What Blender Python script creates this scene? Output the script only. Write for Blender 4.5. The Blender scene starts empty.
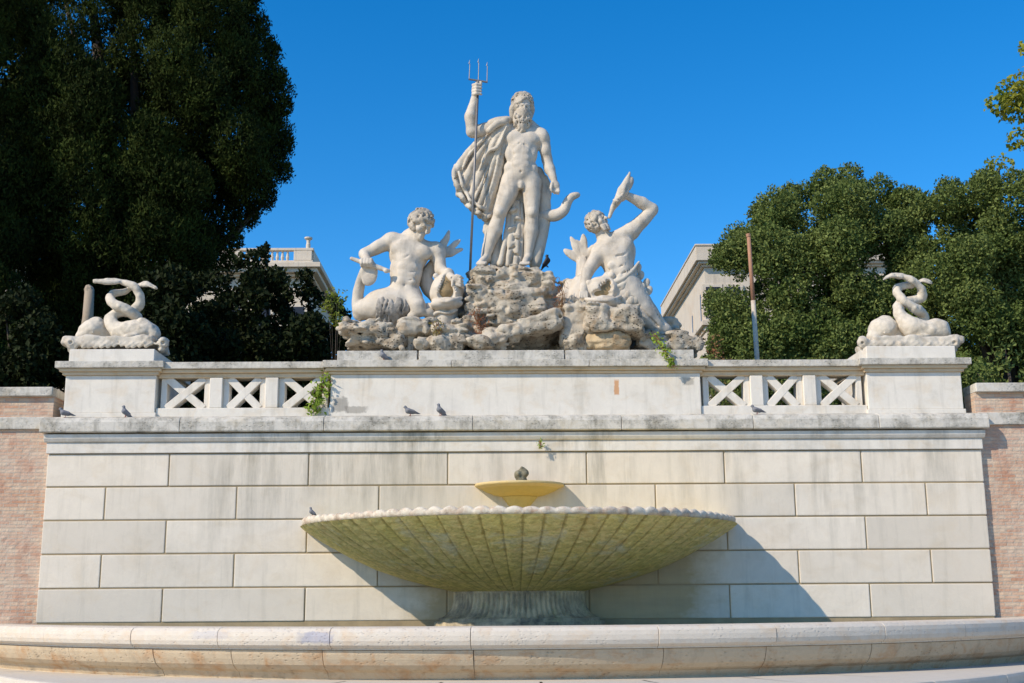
import bpy, bmesh, math, random
import numpy as np
from mathutils import Vector, Matrix

# ------------------------------------------------------------------ camera, sky, sun, exposure
scn = bpy.context.scene
COL = scn.collection
CX, CD, CH, CF = -0.389, 21.875, 1.65, 1204.9          # camera x, distance to wall, eye height, focal length in pixels
PITCH, YAW, ROLL = 0.208592, 0.0141712, -0.00676884
_cp, _sp, _cy, _sy = math.cos(PITCH), math.sin(PITCH), math.cos(YAW), math.sin(YAW)
FW = np.array([_sy*_cp, _cy*_cp, _sp]); _r = np.array([_cy, -_sy, 0.0]); _u = np.cross(_r, FW)
RT = math.cos(ROLL)*_r + math.sin(ROLL)*_u; UP = -math.sin(ROLL)*_r + math.cos(ROLL)*_u
CAM = np.array([CX, -CD, CH])
cam_data = bpy.data.cameras.new('Camera'); cam = bpy.data.objects.new('Camera', cam_data); COL.objects.link(cam)
cam_data.sensor_width = 36.0; cam_data.lens = CF/1024*36.0
cam_data.clip_start = 0.1; cam_data.clip_end = 3000
M = Matrix.Identity(4)
for i in range(3):
    M[i][0], M[i][1], M[i][2], M[i][3] = RT[i], UP[i], -FW[i], CAM[i]
cam.matrix_world = M
scn.camera = cam

SUN_TO = Vector((-1.45, -1.0, 1.28)).normalized()       # direction towards the sun
SUN_EL = math.asin(SUN_TO.z); SUN_AZ = math.atan2(SUN_TO.x, SUN_TO.y)
world = bpy.data.worlds.new('World'); scn.world = world; world.use_nodes = True
wn = world.node_tree.nodes; wl = world.node_tree.links
bg = wn['Background']
sky = wn.new('ShaderNodeTexSky'); sky.sky_type = 'NISHITA'; sky.sun_disc = False
sky.sun_elevation = SUN_EL; sky.sun_rotation = SUN_AZ
sky.altitude = 200; sky.air_density = 1.0; sky.dust_density = 0.15; sky.ozone_density = 5.0
hs = wn.new('ShaderNodeHueSaturation'); hs.inputs['Saturation'].default_value = 1.33; hs.inputs['Value'].default_value = 1.32
wl.new(sky.outputs[0], hs.inputs['Color']); wl.new(hs.outputs[0], bg.inputs[0])
bg.inputs[1].default_value = 0.15
sd = bpy.data.lights.new('Sun', 'SUN'); sun = bpy.data.objects.new('Sun', sd); COL.objects.link(sun)
sd.energy = 4.9; sd.angle = math.radians(0.5); sd.color = (1.0, 0.87, 0.70)
sun.rotation_euler = (-SUN_TO).to_track_quat('-Z', 'Y').to_euler(); sun.location = (-20, -20, 30)
scn.view_settings.view_transform = 'Standard'; scn.view_settings.look = 'None'
scn.view_settings.exposure = -0.04; scn.view_settings.gamma = 1.0
scn.view_settings.use_curve_mapping = False
scn.cycles.max_bounces = 8; scn.cycles.diffuse_bounces = 5; scn.cycles.transparent_max_bounces = 8

def P(px, py, Y):
    """world point seen at a pixel of the survey photograph, on the vertical plane y = Y"""
    d = FW + (px-512)/CF*RT - (py-341.5)/CF*UP
    return CAM + d*((Y+CD)/d[1])
def MPP(py, Y):
    p = P(512, py, Y); return float((p-CAM) @ FW)/CF

# ------------------------------------------------------------------ object helpers
def tag(o, label=None, cat=None, group=None, kind=None):
    if label: o['label'] = label
    if cat: o['category'] = cat
    if group: o['group'] = group
    if kind: o['kind'] = kind
    return o
def thing(name, label, cat, loc=(0, 0, 0), group=None):
    o = bpy.data.objects.new(name, None); COL.objects.link(o); o.location = tuple(map(float, loc))
    o.empty_display_size = 0.2
    return tag(o, label, cat, group)
def link(name, me, mat, parent=None, loc=None):
    """mesh given in world coordinates; re-based on its parent's (or its own) origin"""
    root = parent
    org = Vector((0, 0, 0))
    while root is not None: org += root.location; root = root.parent
    if loc is not None: org = org + (Vector(tuple(map(float, loc))) - org)
    me.transform(Matrix.Translation(-org))
    o = bpy.data.objects.new(name, me); COL.objects.link(o)
    if parent is not None:
        o.parent = parent
        if loc is not None:
            po = Vector((0, 0, 0)); r = parent
            while r is not None: po += r.location; r = r.parent
            o.location = Vector(tuple(map(float, loc))) - po
    elif loc is not None: o.location = tuple(map(float, loc))
    me.materials.append(mat)
    return o
def np_mesh(name, V, F, smooth=False):
    V = np.asarray(V, np.float32); F = np.asarray(F, np.int32); k = F.shape[1]
    me = bpy.data.meshes.new(name)
    me.vertices.add(len(V)); me.vertices.foreach_set('co', V.ravel())
    me.loops.add(F.size); me.loops.foreach_set('vertex_index', F.ravel())
    me.polygons.add(len(F)); me.polygons.foreach_set('loop_start', np.arange(0, F.size, k, dtype=np.int32))
    try: me.polygons.foreach_set('loop_total', np.full(len(F), k, np.int32))
    except Exception: pass
    me.polygons.foreach_set('use_smooth', np.full(len(F), smooth, bool))
    me.update(calc_edges=True); me.validate()
    return me
class MB:
    def __init__(s): s.v = []; s.f = []
    def add(s, vs, fs):
        n = len(s.v); s.v += [tuple(map(float, v)) for v in vs]; s.f += [tuple(i+n for i in f) for f in fs]; return s
    def box(s, x0, x1, y0, y1, z0, z1):
        return s.add([(x0,y0,z0),(x1,y0,z0),(x1,y1,z0),(x0,y1,z0),(x0,y0,z1),(x1,y0,z1),(x1,y1,z1),(x0,y1,z1)],
                     [(0,3,2,1),(4,5,6,7),(0,1,5,4),(1,2,6,5),(2,3,7,6),(3,0,4,7)])
    def prof(s, x0, x1, yz):
        n = len(yz); vs = [(x0, y, z) for y, z in yz] + [(x1, y, z) for y, z in yz]
        fs = [(i, (i+1) % n, (i+1) % n+n, i+n) for i in range(n)] + [tuple(range(n-1, -1, -1)), tuple(range(n, 2*n))]
        return s.add(vs, fs)
    def rev(s, rings, a0=0, a1=2*math.pi, n=24, c=(0, 0), cap=True):
        """surface of revolution; rings = [(r, z)]"""
        full = abs(a1-a0-2*math.pi) < 1e-6; m = n if full else n+1
        vs = [(c[0]+r*math.cos(a0+(a1-a0)*j/n), c[1]+r*math.sin(a0+(a1-a0)*j/n), z) for r, z in rings for j in range(m)]
        fs = []
        for i in range(len(rings)-1):
            for j in range(n):
                k = (j+1) % m
                fs.append((i*m+j, i*m+k, (i+1)*m+k, (i+1)*m+j))
        if cap and full:
            fs.append(tuple(range(m-1, -1, -1))); fs.append(tuple((len(rings)-1)*m+j for j in range(m)))
        return s.add(vs, fs)
    def tube(s, pts, rad, n=8):
        pts = [np.array(p, float) for p in pts]; rad = rad if isinstance(rad, (list, tuple)) else [rad]*len(pts)
        vs = []
        for i, p in enumerate(pts):
            t = pts[min(i+1, len(pts)-1)] - pts[max(i-1, 0)]; t = t/np.linalg.norm(t)
            a = np.cross(t, [0.3, 0.9, 0.2]); a /= np.linalg.norm(a); b = np.cross(t, a)
            for j in range(n):
                th = 2*math.pi*j/n; vs.append(p + rad[i]*(math.cos(th)*a+math.sin(th)*b))
        fs = [(i*n+j, i*n+(j+1) % n, (i+1)*n+(j+1) % n, (i+1)*n+j) for i in range(len(pts)-1) for j in range(n)]
        fs += [tuple(range(n-1, -1, -1)), tuple((len(pts)-1)*n+j for j in range(n))]
        return s.add(vs, fs)
    def sweep(s, path, prof, closed=True):
        """path = [(x,y)] with outward normal to its right; prof = [(out, z)] ring"""
        pth = [np.array(p, float) for p in path]; n = len(prof); vs = []
        for i, p in enumerate(pth):
            t = pth[min(i+1, len(pth)-1)] - pth[max(i-1, 0)]; t /= np.linalg.norm(t); o = np.array([t[1], -t[0]])
            vs += [(*(p+o*d), z) for d, z in prof]
        m = n if closed else n-1
        fs = [(i*n+j, i*n+(j+1) % n, (i+1)*n+(j+1) % n, (i+1)*n+j) for i in range(len(pth)-1) for j in range(m)]
        if closed: fs += [tuple(range(n)), tuple((len(pth)-1)*n+j for j in range(n-1, -1, -1))]
        return s.add(vs, fs)
    def build(s, name, mat, parent=None, bevel=0, seg=1, smooth=False, loc=None):
        me = bpy.data.meshes.new(name); me.from_pydata(s.v, [], s.f); bm = bmesh.new(); bm.from_mesh(me)
        bmesh.ops.recalc_face_normals(bm, faces=bm.faces)
        if bevel:
            es = [e for e in bm.edges if len(e.link_faces) == 2 and e.calc_face_angle(0) > 0.6]
            bmesh.ops.bevel(bm, geom=es, offset=bevel, segments=seg, affect='EDGES', profile=0.6, clamp_overlap=True)
        for f in bm.faces: f.smooth = smooth
        bm.to_mesh(me); bm.free()
        return link(name, me, mat, parent, loc)

# ------------------------------------------------------------------ value noise and the sculpting kit (distance fields -> quads)
def _hash(i, j, k, seed):
    h = (i*374761393 + j*668265263 + k*2147483647 + seed*974634541) & 0xffffffff
    h = ((h ^ (h >> 13))*1274126177) & 0xffffffff
    return ((h ^ (h >> 16)) & 0xffff)/65535.0
def vnoise(X, Y, Z, seed=0):
    xi, yi, zi = np.floor(X).astype(np.int64), np.floor(Y).astype(np.int64), np.floor(Z).astype(np.int64)
    fx, fy, fz = X-xi, Y-yi, Z-zi
    fx, fy, fz = fx*fx*(3-2*fx), fy*fy*(3-2*fy), fz*fz*(3-2*fz)
    r = 0
    for a in (0, 1):
        for b in (0, 1):
            for c in (0, 1):
                r = r + _hash(xi+a, yi+b, zi+c, seed)*(fx if a else 1-fx)*(fy if b else 1-fy)*(fz if c else 1-fz)
    return r*2-1
class Sculpt:
    def __init__(s, Y0, x0, x1, y0, y1, d0, d1, vox):
        """a block of stone to carve: pixel window of the survey photo, depth window in pixels about plane Y0"""
        s.Y0 = Y0; s.m = MPP((y0+y1)/2, Y0); s.vox = vox
        cs = np.array([P(x, y, Y0+d*s.m) for x in (x0, x1) for y in (y0, y1) for d in (d0, d1)])
        lo, hi = cs.min(0), cs.max(0)
        s.lo = lo; n = np.ceil((hi-lo)/vox).astype(int)+1
        s.ax = [lo[i]+vox*np.arange(n[i]) for i in range(3)]
        s.f = np.full(n, 9.0, np.float32)
    def pt(s, p): return P(p[0], p[1], s.Y0+(p[2] if len(p) > 2 else 0)*s.m)
    def _sub(s, lo, hi):
        sl = []
        for i in range(3):
            a = int(max(0, math.floor((lo[i]-s.lo[i])/s.vox))); b = int(min(s.f.shape[i], math.ceil((hi[i]-s.lo[i])/s.vox)+1))
            if b <= a: return None, None
            sl.append(slice(a, b))
        return tuple(sl), (s.ax[0][sl[0]][:, None, None], s.ax[1][sl[1]][None, :, None], s.ax[2][sl[2]][None, None, :])
    def _comb(s, sl, d, k, sub):
        f = s.f[sl]
        if sub: f, d = -f, d
        if k > 0:
            h = np.clip(0.5+0.5*(f-d)/k, 0, 1); r = f*(1-h)+d*h - k*h*(1-h)
        else: r = np.minimum(f, d)
        s.f[sl] = -r if sub else r
    def cap(s, a, b, ra, rb=None, k=2.0, sub=False, world=False):
        rb = ra if rb is None else rb
        A, B = (np.array(a), np.array(b)) if world else (s.pt(a), s.pt(b))
        ra, rb, k = (ra, rb, k) if world else (ra*s.m, rb*s.m, k*s.m)
        pad = max(ra, rb)+k*1.5+3*s.vox
        sl, g = s._sub(np.minimum(A, B)-pad, np.maximum(A, B)+pad)
        if sl is None: return s
        ab = B-A; L = max(float(ab@ab), 1e-9)
        t = np.clip(((g[0]-A[0])*ab[0]+(g[1]-A[1])*ab[1]+(g[2]-A[2])*ab[2])/L, 0, 1)
        d = np.sqrt((g[0]-A[0]-t*ab[0])**2+(g[1]-A[1]-t*ab[1])**2+(g[2]-A[2]-t*ab[2])**2)-(ra+(rb-ra)*t)
        s._comb(sl, d.astype(np.float32), k, sub); return s
    def ell(s, c, r, rot=0, tilt=0, k=2.0, sub=False, yaw=0):
        """ellipsoid: r = (x, z, depth) in pixels; rot = turn in the picture plane (degrees, anticlockwise)"""
        C = s.pt(c); R = np.array([r[0], r[2], r[1]], float)*s.m; k = k*s.m
        pad = R.max()+k*1.5+3*s.vox
        sl, g = s._sub(C-pad, C+pad)
        if sl is None: return s
        a = math.radians(rot); ti = math.radians(tilt); yw = math.radians(yaw)
        X, Y, Z = g[0]-C[0], g[1]-C[1], g[2]-C[2]
        X, Y = X*math.cos(yw)+Y*math.sin(yw), -X*math.sin(yw)+Y*math.cos(yw)
        Y, Z = Y*math.cos(ti)+Z*math.sin(ti), -Y*math.sin(ti)+Z*math.cos(ti)
        X, Z = X*math.cos(a)+Z*math.sin(a), -X*math.sin(a)+Z*math.cos(a)
        k0 = np.sqrt((X/R[0])**2+(Y/R[1])**2+(Z/R[2])**2); k1 = np.sqrt((X/R[0]**2)**2+(Y/R[1]**2)**2+(Z/R[2]**2)**2)
        d = k0*(k0-1)/np.maximum(k1, 1e-9)
        d = np.where(k0 < 0.05, -R.min(), d)
        s._comb(sl, d.astype(np.float32), k, sub); return s
    def box(s, c, r, rot=0, tilt=0, yaw=0, rnd=2.0, k=1.0, sub=False):
        C = s.pt(c); R = np.array([r[0], r[2], r[1]], float)*s.m; rn = rnd*s.m; k = k*s.m
        pad = np.linalg.norm(R)+k*1.5+3*s.vox
        sl, g = s._sub(C-pad, C+pad)
        if sl is None: return s
        a = math.radians(rot); ti = math.radians(tilt); yw = math.radians(yaw)
        X, Y, Z = g[0]-C[0], g[1]-C[1], g[2]-C[2]
        X, Y = X*math.cos(yw)+Y*math.sin(yw), -X*math.sin(yw)+Y*math.cos(yw)
        Y, Z = Y*math.cos(ti)+Z*math.sin(ti), -Y*math.sin(ti)+Z*math.cos(ti)
        X, Z = X*math.cos(a)+Z*math.sin(a), -X*math.sin(a)+Z*math.cos(a)
        q = [np.abs(v)-(R[i]-rn) for i, v in enumerate((X, Y, Z))]
        d = np.sqrt(sum(np.maximum(v, 0)**2 for v in q))+np.minimum(np.maximum(np.maximum(q[0], q[1]), q[2]), 0)-rn
        s._comb(sl, d.astype(np.float32), k, sub); return s
    def tube(s, pts, rad, k=1.5, sub=False, n=5):
        """smooth tube through points (Catmull-Rom)"""
        p = [np.array(q if len(q) > 2 else (*q, 0), float) for q in pts]
        rad = rad if isinstance(rad, (list, tuple)) else [rad]*len(p)
        e = [2*p[0]-p[1]]+p+[2*p[-1]-p[-2]]; out = []; rr = []
        for i in range(1, len(e)-2):
            for j in range(n):
                t = j/n
                out.append(0.5*(2*e[i]+(e[i+1]-e[i-1])*t+(2*e[i-1]-5*e[i]+4*e[i+1]-e[i+2])*t*t+(3*e[i]-e[i-1]-3*e[i+1]+e[i+2])*t**3))
                rr.append(rad[i-1]+(rad[i]-rad[i-1])*t)
        out.append(p[-1]); rr.append(rad[-1])
        for i in range(len(out)-1): s.cap(out[i], out[i+1], rr[i], rr[i+1], k, sub)
        return s
    def noise(s, amp, scale, seed=0, sx=1, sy=1, sz=1, mode=0):
        """roughen; amp in metres, scale in 1/m"""
        g = np.meshgrid(*s.ax, indexing='ij', sparse=False)
        n = vnoise(g[0]*scale*sx, g[1]*scale*sy, g[2]*scale*sz, seed)
        if mode == 1: n = np.abs(n)*2-1
        if mode == 3: n = 1-2.6*np.abs(n)
        if mode == 2: n = np.maximum(n-0.35, 0)*2
        s.f += (amp*n).astype(np.float32); return s
    def floor(s, z):
        s.f = np.maximum(s.f, (z-s.ax[2])[None, None, :].astype(np.float32)); return s
    def mesh(s, name):
        f = s.f
        for i in range(3):                                     # close the surface at the block's faces
            for e in (0, -1):
                ix = [slice(None)]*3; ix[i] = e; f[tuple(ix)] = np.maximum(f[tuple(ix)], s.vox*0.5)
        ins = f < 0; nx, ny, nz = f.shape
        acc = np.zeros((nx-1, ny-1, nz-1, 3), np.float32); cnt = np.zeros((nx-1, ny-1, nz-1), np.float32)
        quads = []
        for a in range(3):
            lo = [slice(None)]*3; hi = [slice(None)]*3; lo[a] = slice(0, -1); hi[a] = slice(1, None)
            cr = np.argwhere(ins[tuple(lo)] != ins[tuple(hi)])
            if not len(cr): continue
            up = cr.copy(); up[:, a] += 1
            f0 = f[tuple(cr.T)]; f1 = f[tuple(up.T)]
            pos = cr.astype(np.float32); pos[:, a] += f0/(f0-f1)
            b, c = (a+1) % 3, (a+2) % 3
            ok = (cr[:, b] > 0) & (cr[:, c] > 0) & (cr[:, b] < f.shape[b]-1) & (cr[:, c] < f.shape[c]-1)
            cr, pos, f0 = cr[ok], pos[ok], f0[ok]
            cells = []
            for db, dc in ((0, 0), (-1, 0), (-1, -1), (0, -1)):
                ce = cr.copy(); ce[:, b] += db; ce[:, c] += dc; cells.append(ce)
                np.add.at(acc, tuple(ce.T), pos); np.add.at(cnt, tuple(ce.T), 1)
            q = np.stack([np.ravel_multi_index(tuple(ce.T), cnt.shape) for ce in cells], 1)
            flip = f0 > 0; q[flip] = q[flip][:, ::-1]
            quads.append(q)
        q = np.concatenate(quads); used = np.unique(q); remap = np.full(cnt.size, -1, np.int64); remap[used] = np.arange(len(used))
        V = acc.reshape(-1, 3)[used]/cnt.reshape(-1)[used][:, None]*s.vox+s.lo
        return np_mesh(name, V, remap[q], True)
    def build(s, name, mat, parent=None, loc=None): return link(name, s.mesh(name), mat, parent, loc)

# ------------------------------------------------------------------ materials
class NT:
    def __init__(s, name):
        s.m = bpy.data.materials.new(name); s.m.use_nodes = True; s.t = s.m.node_tree; s.n = s.t.nodes
        s.b = s.n['Principled BSDF']; s.tc = s.n.new('ShaderNodeTexCoord')
        s.out = s.n['Material Output']
    def L(s, a, b): s.t.links.new(a, b)
    def map(s, sc=(1, 1, 1), src='Object'):
        m = s.n.new('ShaderNodeMapping'); m.inputs['Scale'].default_value = sc; s.L(s.tc.outputs[src], m.inputs[0]); return m.outputs[0]
    def noise(s, scale, sc=(1, 1, 1), detail=6, rough=0.6, dist=0, vec=None):
        t = s.n.new('ShaderNodeTexNoise'); t.inputs['Scale'].default_value = scale; t.inputs['Detail'].default_value = detail
        t.inputs['Roughness'].default_value = rough; t.inputs['Distortion'].default_value = dist
        s.L(vec or s.map(sc), t.inputs['Vector']); return t.outputs[0]
    def ramp(s, fac, stops):
        r = s.n.new('ShaderNodeValToRGB'); e = r.color_ramp.elements
        while len(e) < len(stops): e.new(0.5)
        for i, (p, c) in enumerate(stops):
            e[i].position = p; e[i].color = (*c, 1) if isinstance(c, tuple) else (c, c, c, 1)
        s.L(fac, r.inputs[0]); return r.outputs[0]
    def mix(s, fac, a, b, mode='MIX'):
        m = s.n.new('ShaderNodeMix'); m.data_type = 'RGBA'; m.blend_type = mode
        for v, i in ((fac, 0), (a, 6), (b, 7)):
            if isinstance(v, (int, float)): m.inputs[i].default_value = v
            elif isinstance(v, tuple): m.inputs[i].default_value = (*v, 1)
            else: s.L(v, m.inputs[i])
        return m.outputs[2]
    def math(s, op, a, b=0.0):
        m = s.n.new('ShaderNodeMath'); m.operation = op
        for v, i in ((a, 0), (b, 1)):
            if isinstance(v, (int, float)): m.inputs[i].default_value = v
            else: s.L(v, m.inputs[i])
        return m.outputs[0]
    def bump(s, h, strength=0.3, dist=0.02):
        b = s.n.new('ShaderNodeBump'); b.inputs['Strength'].default_value = strength; b.inputs['Distance'].default_value = dist
        s.L(h, b.inputs['Height']); s.L(b.outputs[0], s.b.inputs['Normal'])
    def island(s):
        g = s.n.new('ShaderNodeNewGeometry'); return g.outputs['Random Per Island']
    def sep(s, src='Object'):
        x = s.n.new('ShaderNodeSeparateXYZ'); s.L(s.tc.outputs[src], x.inputs[0]); return x.outputs
    def done(s, col, rough=0.8, spec=0.3):
        if isinstance(col, tuple): s.b.inputs['Base Color'].default_value = (*col, 1)
        else: s.L(col, s.b.inputs['Base Color'])
        s.b.inputs['Roughness'].default_value = rough; s.b.inputs['Specular IOR Level'].default_value = spec
        return s.m
def stone(name, base, grime=(0.2, 0.19, 0.16), warm=(0.5, 0.36, 0.2), g_amt=0.5, w_amt=0.3, scale=1.0, streak=0.0, bump=0.25, island=0.0, pits=0.0, gpos=0.55, damp_shade=False, blots=(), runoff=None):
    t = NT(name)
    n1 = t.noise(1.1*scale, detail=9, rough=0.65); n2 = t.noise(5*scale, detail=9, rough=0.7, dist=0.4); n3 = t.noise(32*scale, detail=4)
    c = t.mix(t.ramp(n2, [(0.3, 0.0), (0.75, 1.0)]), tuple(b*0.9 for b in base), tuple(min(1, b*1.04) for b in base))
    if island: c = t.mix(t.math('MULTIPLY', t.island(), island), c, tuple(b*0.72 for b in base))
    w = t.math('MULTIPLY', t.ramp(t.noise(2.3*scale, (1, 1, 1.3), 8, 0.65, 0.6), [(0.5, 0.0), (0.75, 1.0)]), w_amt); c = t.mix(w, c, warm)
    g = t.math('MULTIPLY', t.ramp(t.math('ADD', t.math('MULTIPLY', n1, 0.6), t.math('MULTIPLY', n2, 0.4)), [(gpos, 0.0), (gpos+0.2, 1.0)]), g_amt)
    c = t.mix(g, c, grime)
    if streak:
        sn = t.noise(3.0, (1.6, 1.6, 0.16), 7, 0.65)
        c = t.mix(t.math('MULTIPLY', t.ramp(sn, [(0.52, 0.0), (0.72, 1.0)]), streak), c, grime)
    if damp_shade:                                                       # brown algae stain, doubling as warm shade painted where the bowl's shadow falls
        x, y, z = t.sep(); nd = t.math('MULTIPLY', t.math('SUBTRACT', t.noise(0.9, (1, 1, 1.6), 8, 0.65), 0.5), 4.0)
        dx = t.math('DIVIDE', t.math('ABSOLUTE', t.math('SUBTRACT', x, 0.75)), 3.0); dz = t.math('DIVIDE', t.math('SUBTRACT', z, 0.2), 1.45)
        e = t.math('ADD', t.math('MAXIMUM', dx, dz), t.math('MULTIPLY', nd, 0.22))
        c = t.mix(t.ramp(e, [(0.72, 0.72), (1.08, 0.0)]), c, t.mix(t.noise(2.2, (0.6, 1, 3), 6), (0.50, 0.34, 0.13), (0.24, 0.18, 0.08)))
    if runoff:                                                     # dirt washed down from the coping in streaks
        x, y, z = t.sep(); mr = t.n.new('ShaderNodeMapRange'); mr.inputs[1].default_value = runoff[0]; mr.inputs[2].default_value = runoff[1]; t.L(z, mr.inputs[0])
        s1 = t.ramp(t.noise(2.2, (1, 1, 0.10), 8, 0.7), [(0.47, 0.0), (0.66, 1.0)]); s2 = t.ramp(t.noise(0.55, (1, 1, 0.6), 4, 0.6), [(0.42, 0.0), (0.62, 1.0)])
        c = t.mix(t.math('MULTIPLY', t.math('MULTIPLY', t.math('MULTIPLY', s1, s2), mr.outputs[0]), 0.85), c, (0.14, 0.135, 0.10))
    for (bx0, bz0, wx, wz, bcol, ba) in blots:                      # single stains with a place of their own
        x, y, z = t.sep(); nb = t.math('MULTIPLY', t.math('SUBTRACT', n2, 0.5), 1.4)
        e = t.math('ADD', t.math('MAXIMUM', t.math('DIVIDE', t.math('ABSOLUTE', t.math('SUBTRACT', x, bx0)), wx), t.math('DIVIDE', t.math('ABSOLUTE', t.math('SUBTRACT', z, bz0)), wz)), nb)
        c = t.mix(t.ramp(e, [(0.7, ba), (1.1, 0.0)]), c, bcol)
    h = t.math('ADD', t.math('MULTIPLY', n3, 0.4), n2)
    if pits:
        v = t.n.new('ShaderNodeTexVoronoi'); v.inputs['Scale'].default_value = 9*scale; t.L(t.map((1, 1, 1.8)), v.inputs['Vector'])
        pm = t.ramp(v.outputs['Distance'], [(0.12, 1.0), (0.3, 0.0)])
        pm = t.math('MULTIPLY', pm, t.ramp(n1, [(0.45, 0.0), (0.55, 1.0)]))
        h = t.math('SUBTRACT', h, t.math('MULTIPLY', pm, 1.5)); c = t.mix(t.math('MULTIPLY', pm, pits), c, grime)
    t.bump(h, bump, 0.03)
    return t.done(c, 0.75, 0.25)
MARBLE = stone('weathered_marble', (0.62, 0.55, 0.45), (0.17, 0.155, 0.13), (0.46, 0.35, 0.22), 0.7, 0.5, 1.3, 0.45, 0.35, gpos=0.5)
MARBLE_CAPE = stone('weathered_marble_drapery', (0.60, 0.54, 0.44), (0.14, 0.12, 0.09), (0.44, 0.32, 0.2), 0.6, 0.55, 1.4, 0.5, 0.35, gpos=0.49)
MARBLE_HAIR = stone('weathered_marble_curls', (0.55, 0.48, 0.38), (0.12, 0.105, 0.085), (0.36, 0.28, 0.17), 0.8, 0.5, 2.2, 0.2, 0.5, gpos=0.46)
ROCK = stone('travertine_rock', (0.54, 0.475, 0.37), (0.06, 0.052, 0.035), (0.36, 0.22, 0.10), 0.85, 0.85, 1.6, 0.35, 1.0, pits=0.9, gpos=0.48)
TRAV = stone('travertine_ashlar', (0.80, 0.715, 0.585), (0.30, 0.28, 0.22), (0.58, 0.46, 0.30), 0.4, 0.35, 0.8, 0.28, 0.2, island=0.7, gpos=0.56, damp_shade=True, runoff=(1.3, 3.3))
TRAV2 = stone('travertine_dressed', (0.74, 0.69, 0.60), (0.24, 0.22, 0.17), (0.60, 0.44, 0.25), 0.5, 0.4, 1.0, 0.3, 0.2, gpos=0.53)
SLAB = stone('travertine_weathered_slab', (0.64, 0.60, 0.52), (0.12, 0.115, 0.09), (0.48, 0.38, 0.22), 0.85, 0.5, 1.8, 0.5, 0.4, gpos=0.46, pits=0.5)
POOL = stone('travertine_pool_lip', (0.66, 0.59, 0.49), (0.25, 0.22, 0.20), (0.60, 0.36, 0.15), 0.45, 0.4, 1.5, 0.0, 0.3, pits=0.3, blots=((-2.93, 1.10, 0.24, 0.09, (0.25, 0.28, 0.42), 0.5), (-4.55, 1.13, 0.3, 0.06, (0.38, 0.4, 0.48), 0.3), (-3.12, 1.1, 0.12, 0.08, (0.3, 0.3, 0.34), 0.4)))
FRIEZE = stone('travertine_frieze', (0.74, 0.69, 0.60), (0.22, 0.20, 0.15), (0.58, 0.42, 0.23), 0.5, 0.45, 1.0, 0.2, 0.2, gpos=0.53, runoff=(2.6, 3.45))
MOULD = stone('rust_stained_moulding', (0.66, 0.53, 0.36), (0.2, 0.16, 0.1), (0.52, 0.33, 0.14), 0.5, 0.7, 1.2, 0.1, 0.3, gpos=0.52)
TRAV3 = stone('travertine_parapet_face', (0.74, 0.69, 0.60), (0.24, 0.22, 0.17), (0.60, 0.44, 0.25), 0.45, 0.4, 1.0, 0.3, 0.2, gpos=0.54, blots=((1.86, 0.52, 0.05, 0.16, (0.55, 0.25, 0.08), 0.8), (-3.25, 0.22, 0.16, 0.16, (0.12, 0.11, 0.09), 0.55), (-2.95, 0.12, 0.22, 0.07, (0.15, 0.13, 0.1), 0.5), (3.2, 0.62, 0.12, 0.08, (0.2, 0.18, 0.14), 0.5)))
POOL2 = stone('travertine_rust_stained', (0.56, 0.45, 0.31), (0.15, 0.11, 0.07), (0.45, 0.21, 0.07), 0.6, 0.8, 1.2, 0.3, 0.35, pits=0.3)
MORTAR = NT('joint_mortar'); MORTAR = MORTAR.done(MORTAR.mix(MORTAR.noise(4), (0.50, 0.38, 0.22), (0.2, 0.16, 0.1)), 0.95)
def leafmat(name, a, b, c=None, rough=0.55, trans=0.25, spec=0.12):
    t = NT(name)
    col = t.mix(t.island(), a, b)
    if c: col = t.mix(t.ramp(t.noise(0.9, detail=3), [(0.45, 0.0), (0.65, 1.0)]), col, c)
    t.done(col, rough, spec)
    tr = t.n.new('ShaderNodeBsdfTranslucent'); t.L(col, tr.inputs[0]); ms = t.n.new('ShaderNodeMixShader'); ms.inputs[0].default_value = trans
    t.L(t.b.outputs[0], ms.inputs[1]); t.L(tr.outputs[0], ms.inputs[2]); t.L(ms.outputs[0], t.out.inputs[0])
    return t.m
def plain(name, col, rough=0.6, metal=0.0, var=0.3, scale=6):
    t = NT(name); c = t.mix(t.noise(scale, detail=6), tuple(x*(1-var) for x in col), tuple(min(1, x*(1+var)) for x in col))
    t.b.inputs['Metallic'].default_value = metal
    return t.done(c, rough, 0.3)
BARK = stone('bark', (0.07, 0.055, 0.04), (0.04, 0.035, 0.03), (0.2, 0.13, 0.07), 0.7, 0.4, 2.5, 0.4, 0.6)

def scaly(name, base, grime):
    """carved fish skin: overlapping scales cut into the marble"""
    t = NT(name); v = t.n.new('ShaderNodeTexVoronoi'); v.inputs['Scale'].default_value = 11; v.inputs['Randomness'].default_value = 0.7; t.L(t.map((1, 1, 1)), v.inputs['Vector'])
    n1 = t.noise(1.6, detail=8, rough=0.65); n2 = t.noise(6, detail=8, rough=0.7)
    c = t.mix(n2, tuple(b*0.88 for b in base), base); c = t.mix(t.math('MULTIPLY', t.ramp(t.math('ADD', t.math('MULTIPLY', n1, 0.6), t.math('MULTIPLY', n2, 0.4)), [(0.5, 0.0), (0.68, 1.0)]), 0.7), c, grime)
    c = t.mix(t.math('MULTIPLY', t.ramp(v.outputs['Distance'], [(0.5, 0.0), (0.85, 1.0)]), 0.2), c, grime)
    t.bump(t.math('ADD', t.math('MULTIPLY', v.outputs['Distance'], -0.8), t.math('MULTIPLY', n2, 0.6)), 0.3, 0.03)
    return t.done(c, 0.75, 0.25)
MARBLE_FISH = scaly('carved_scaly_marble', (0.66, 0.585, 0.47), (0.2, 0.175, 0.13))
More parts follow.
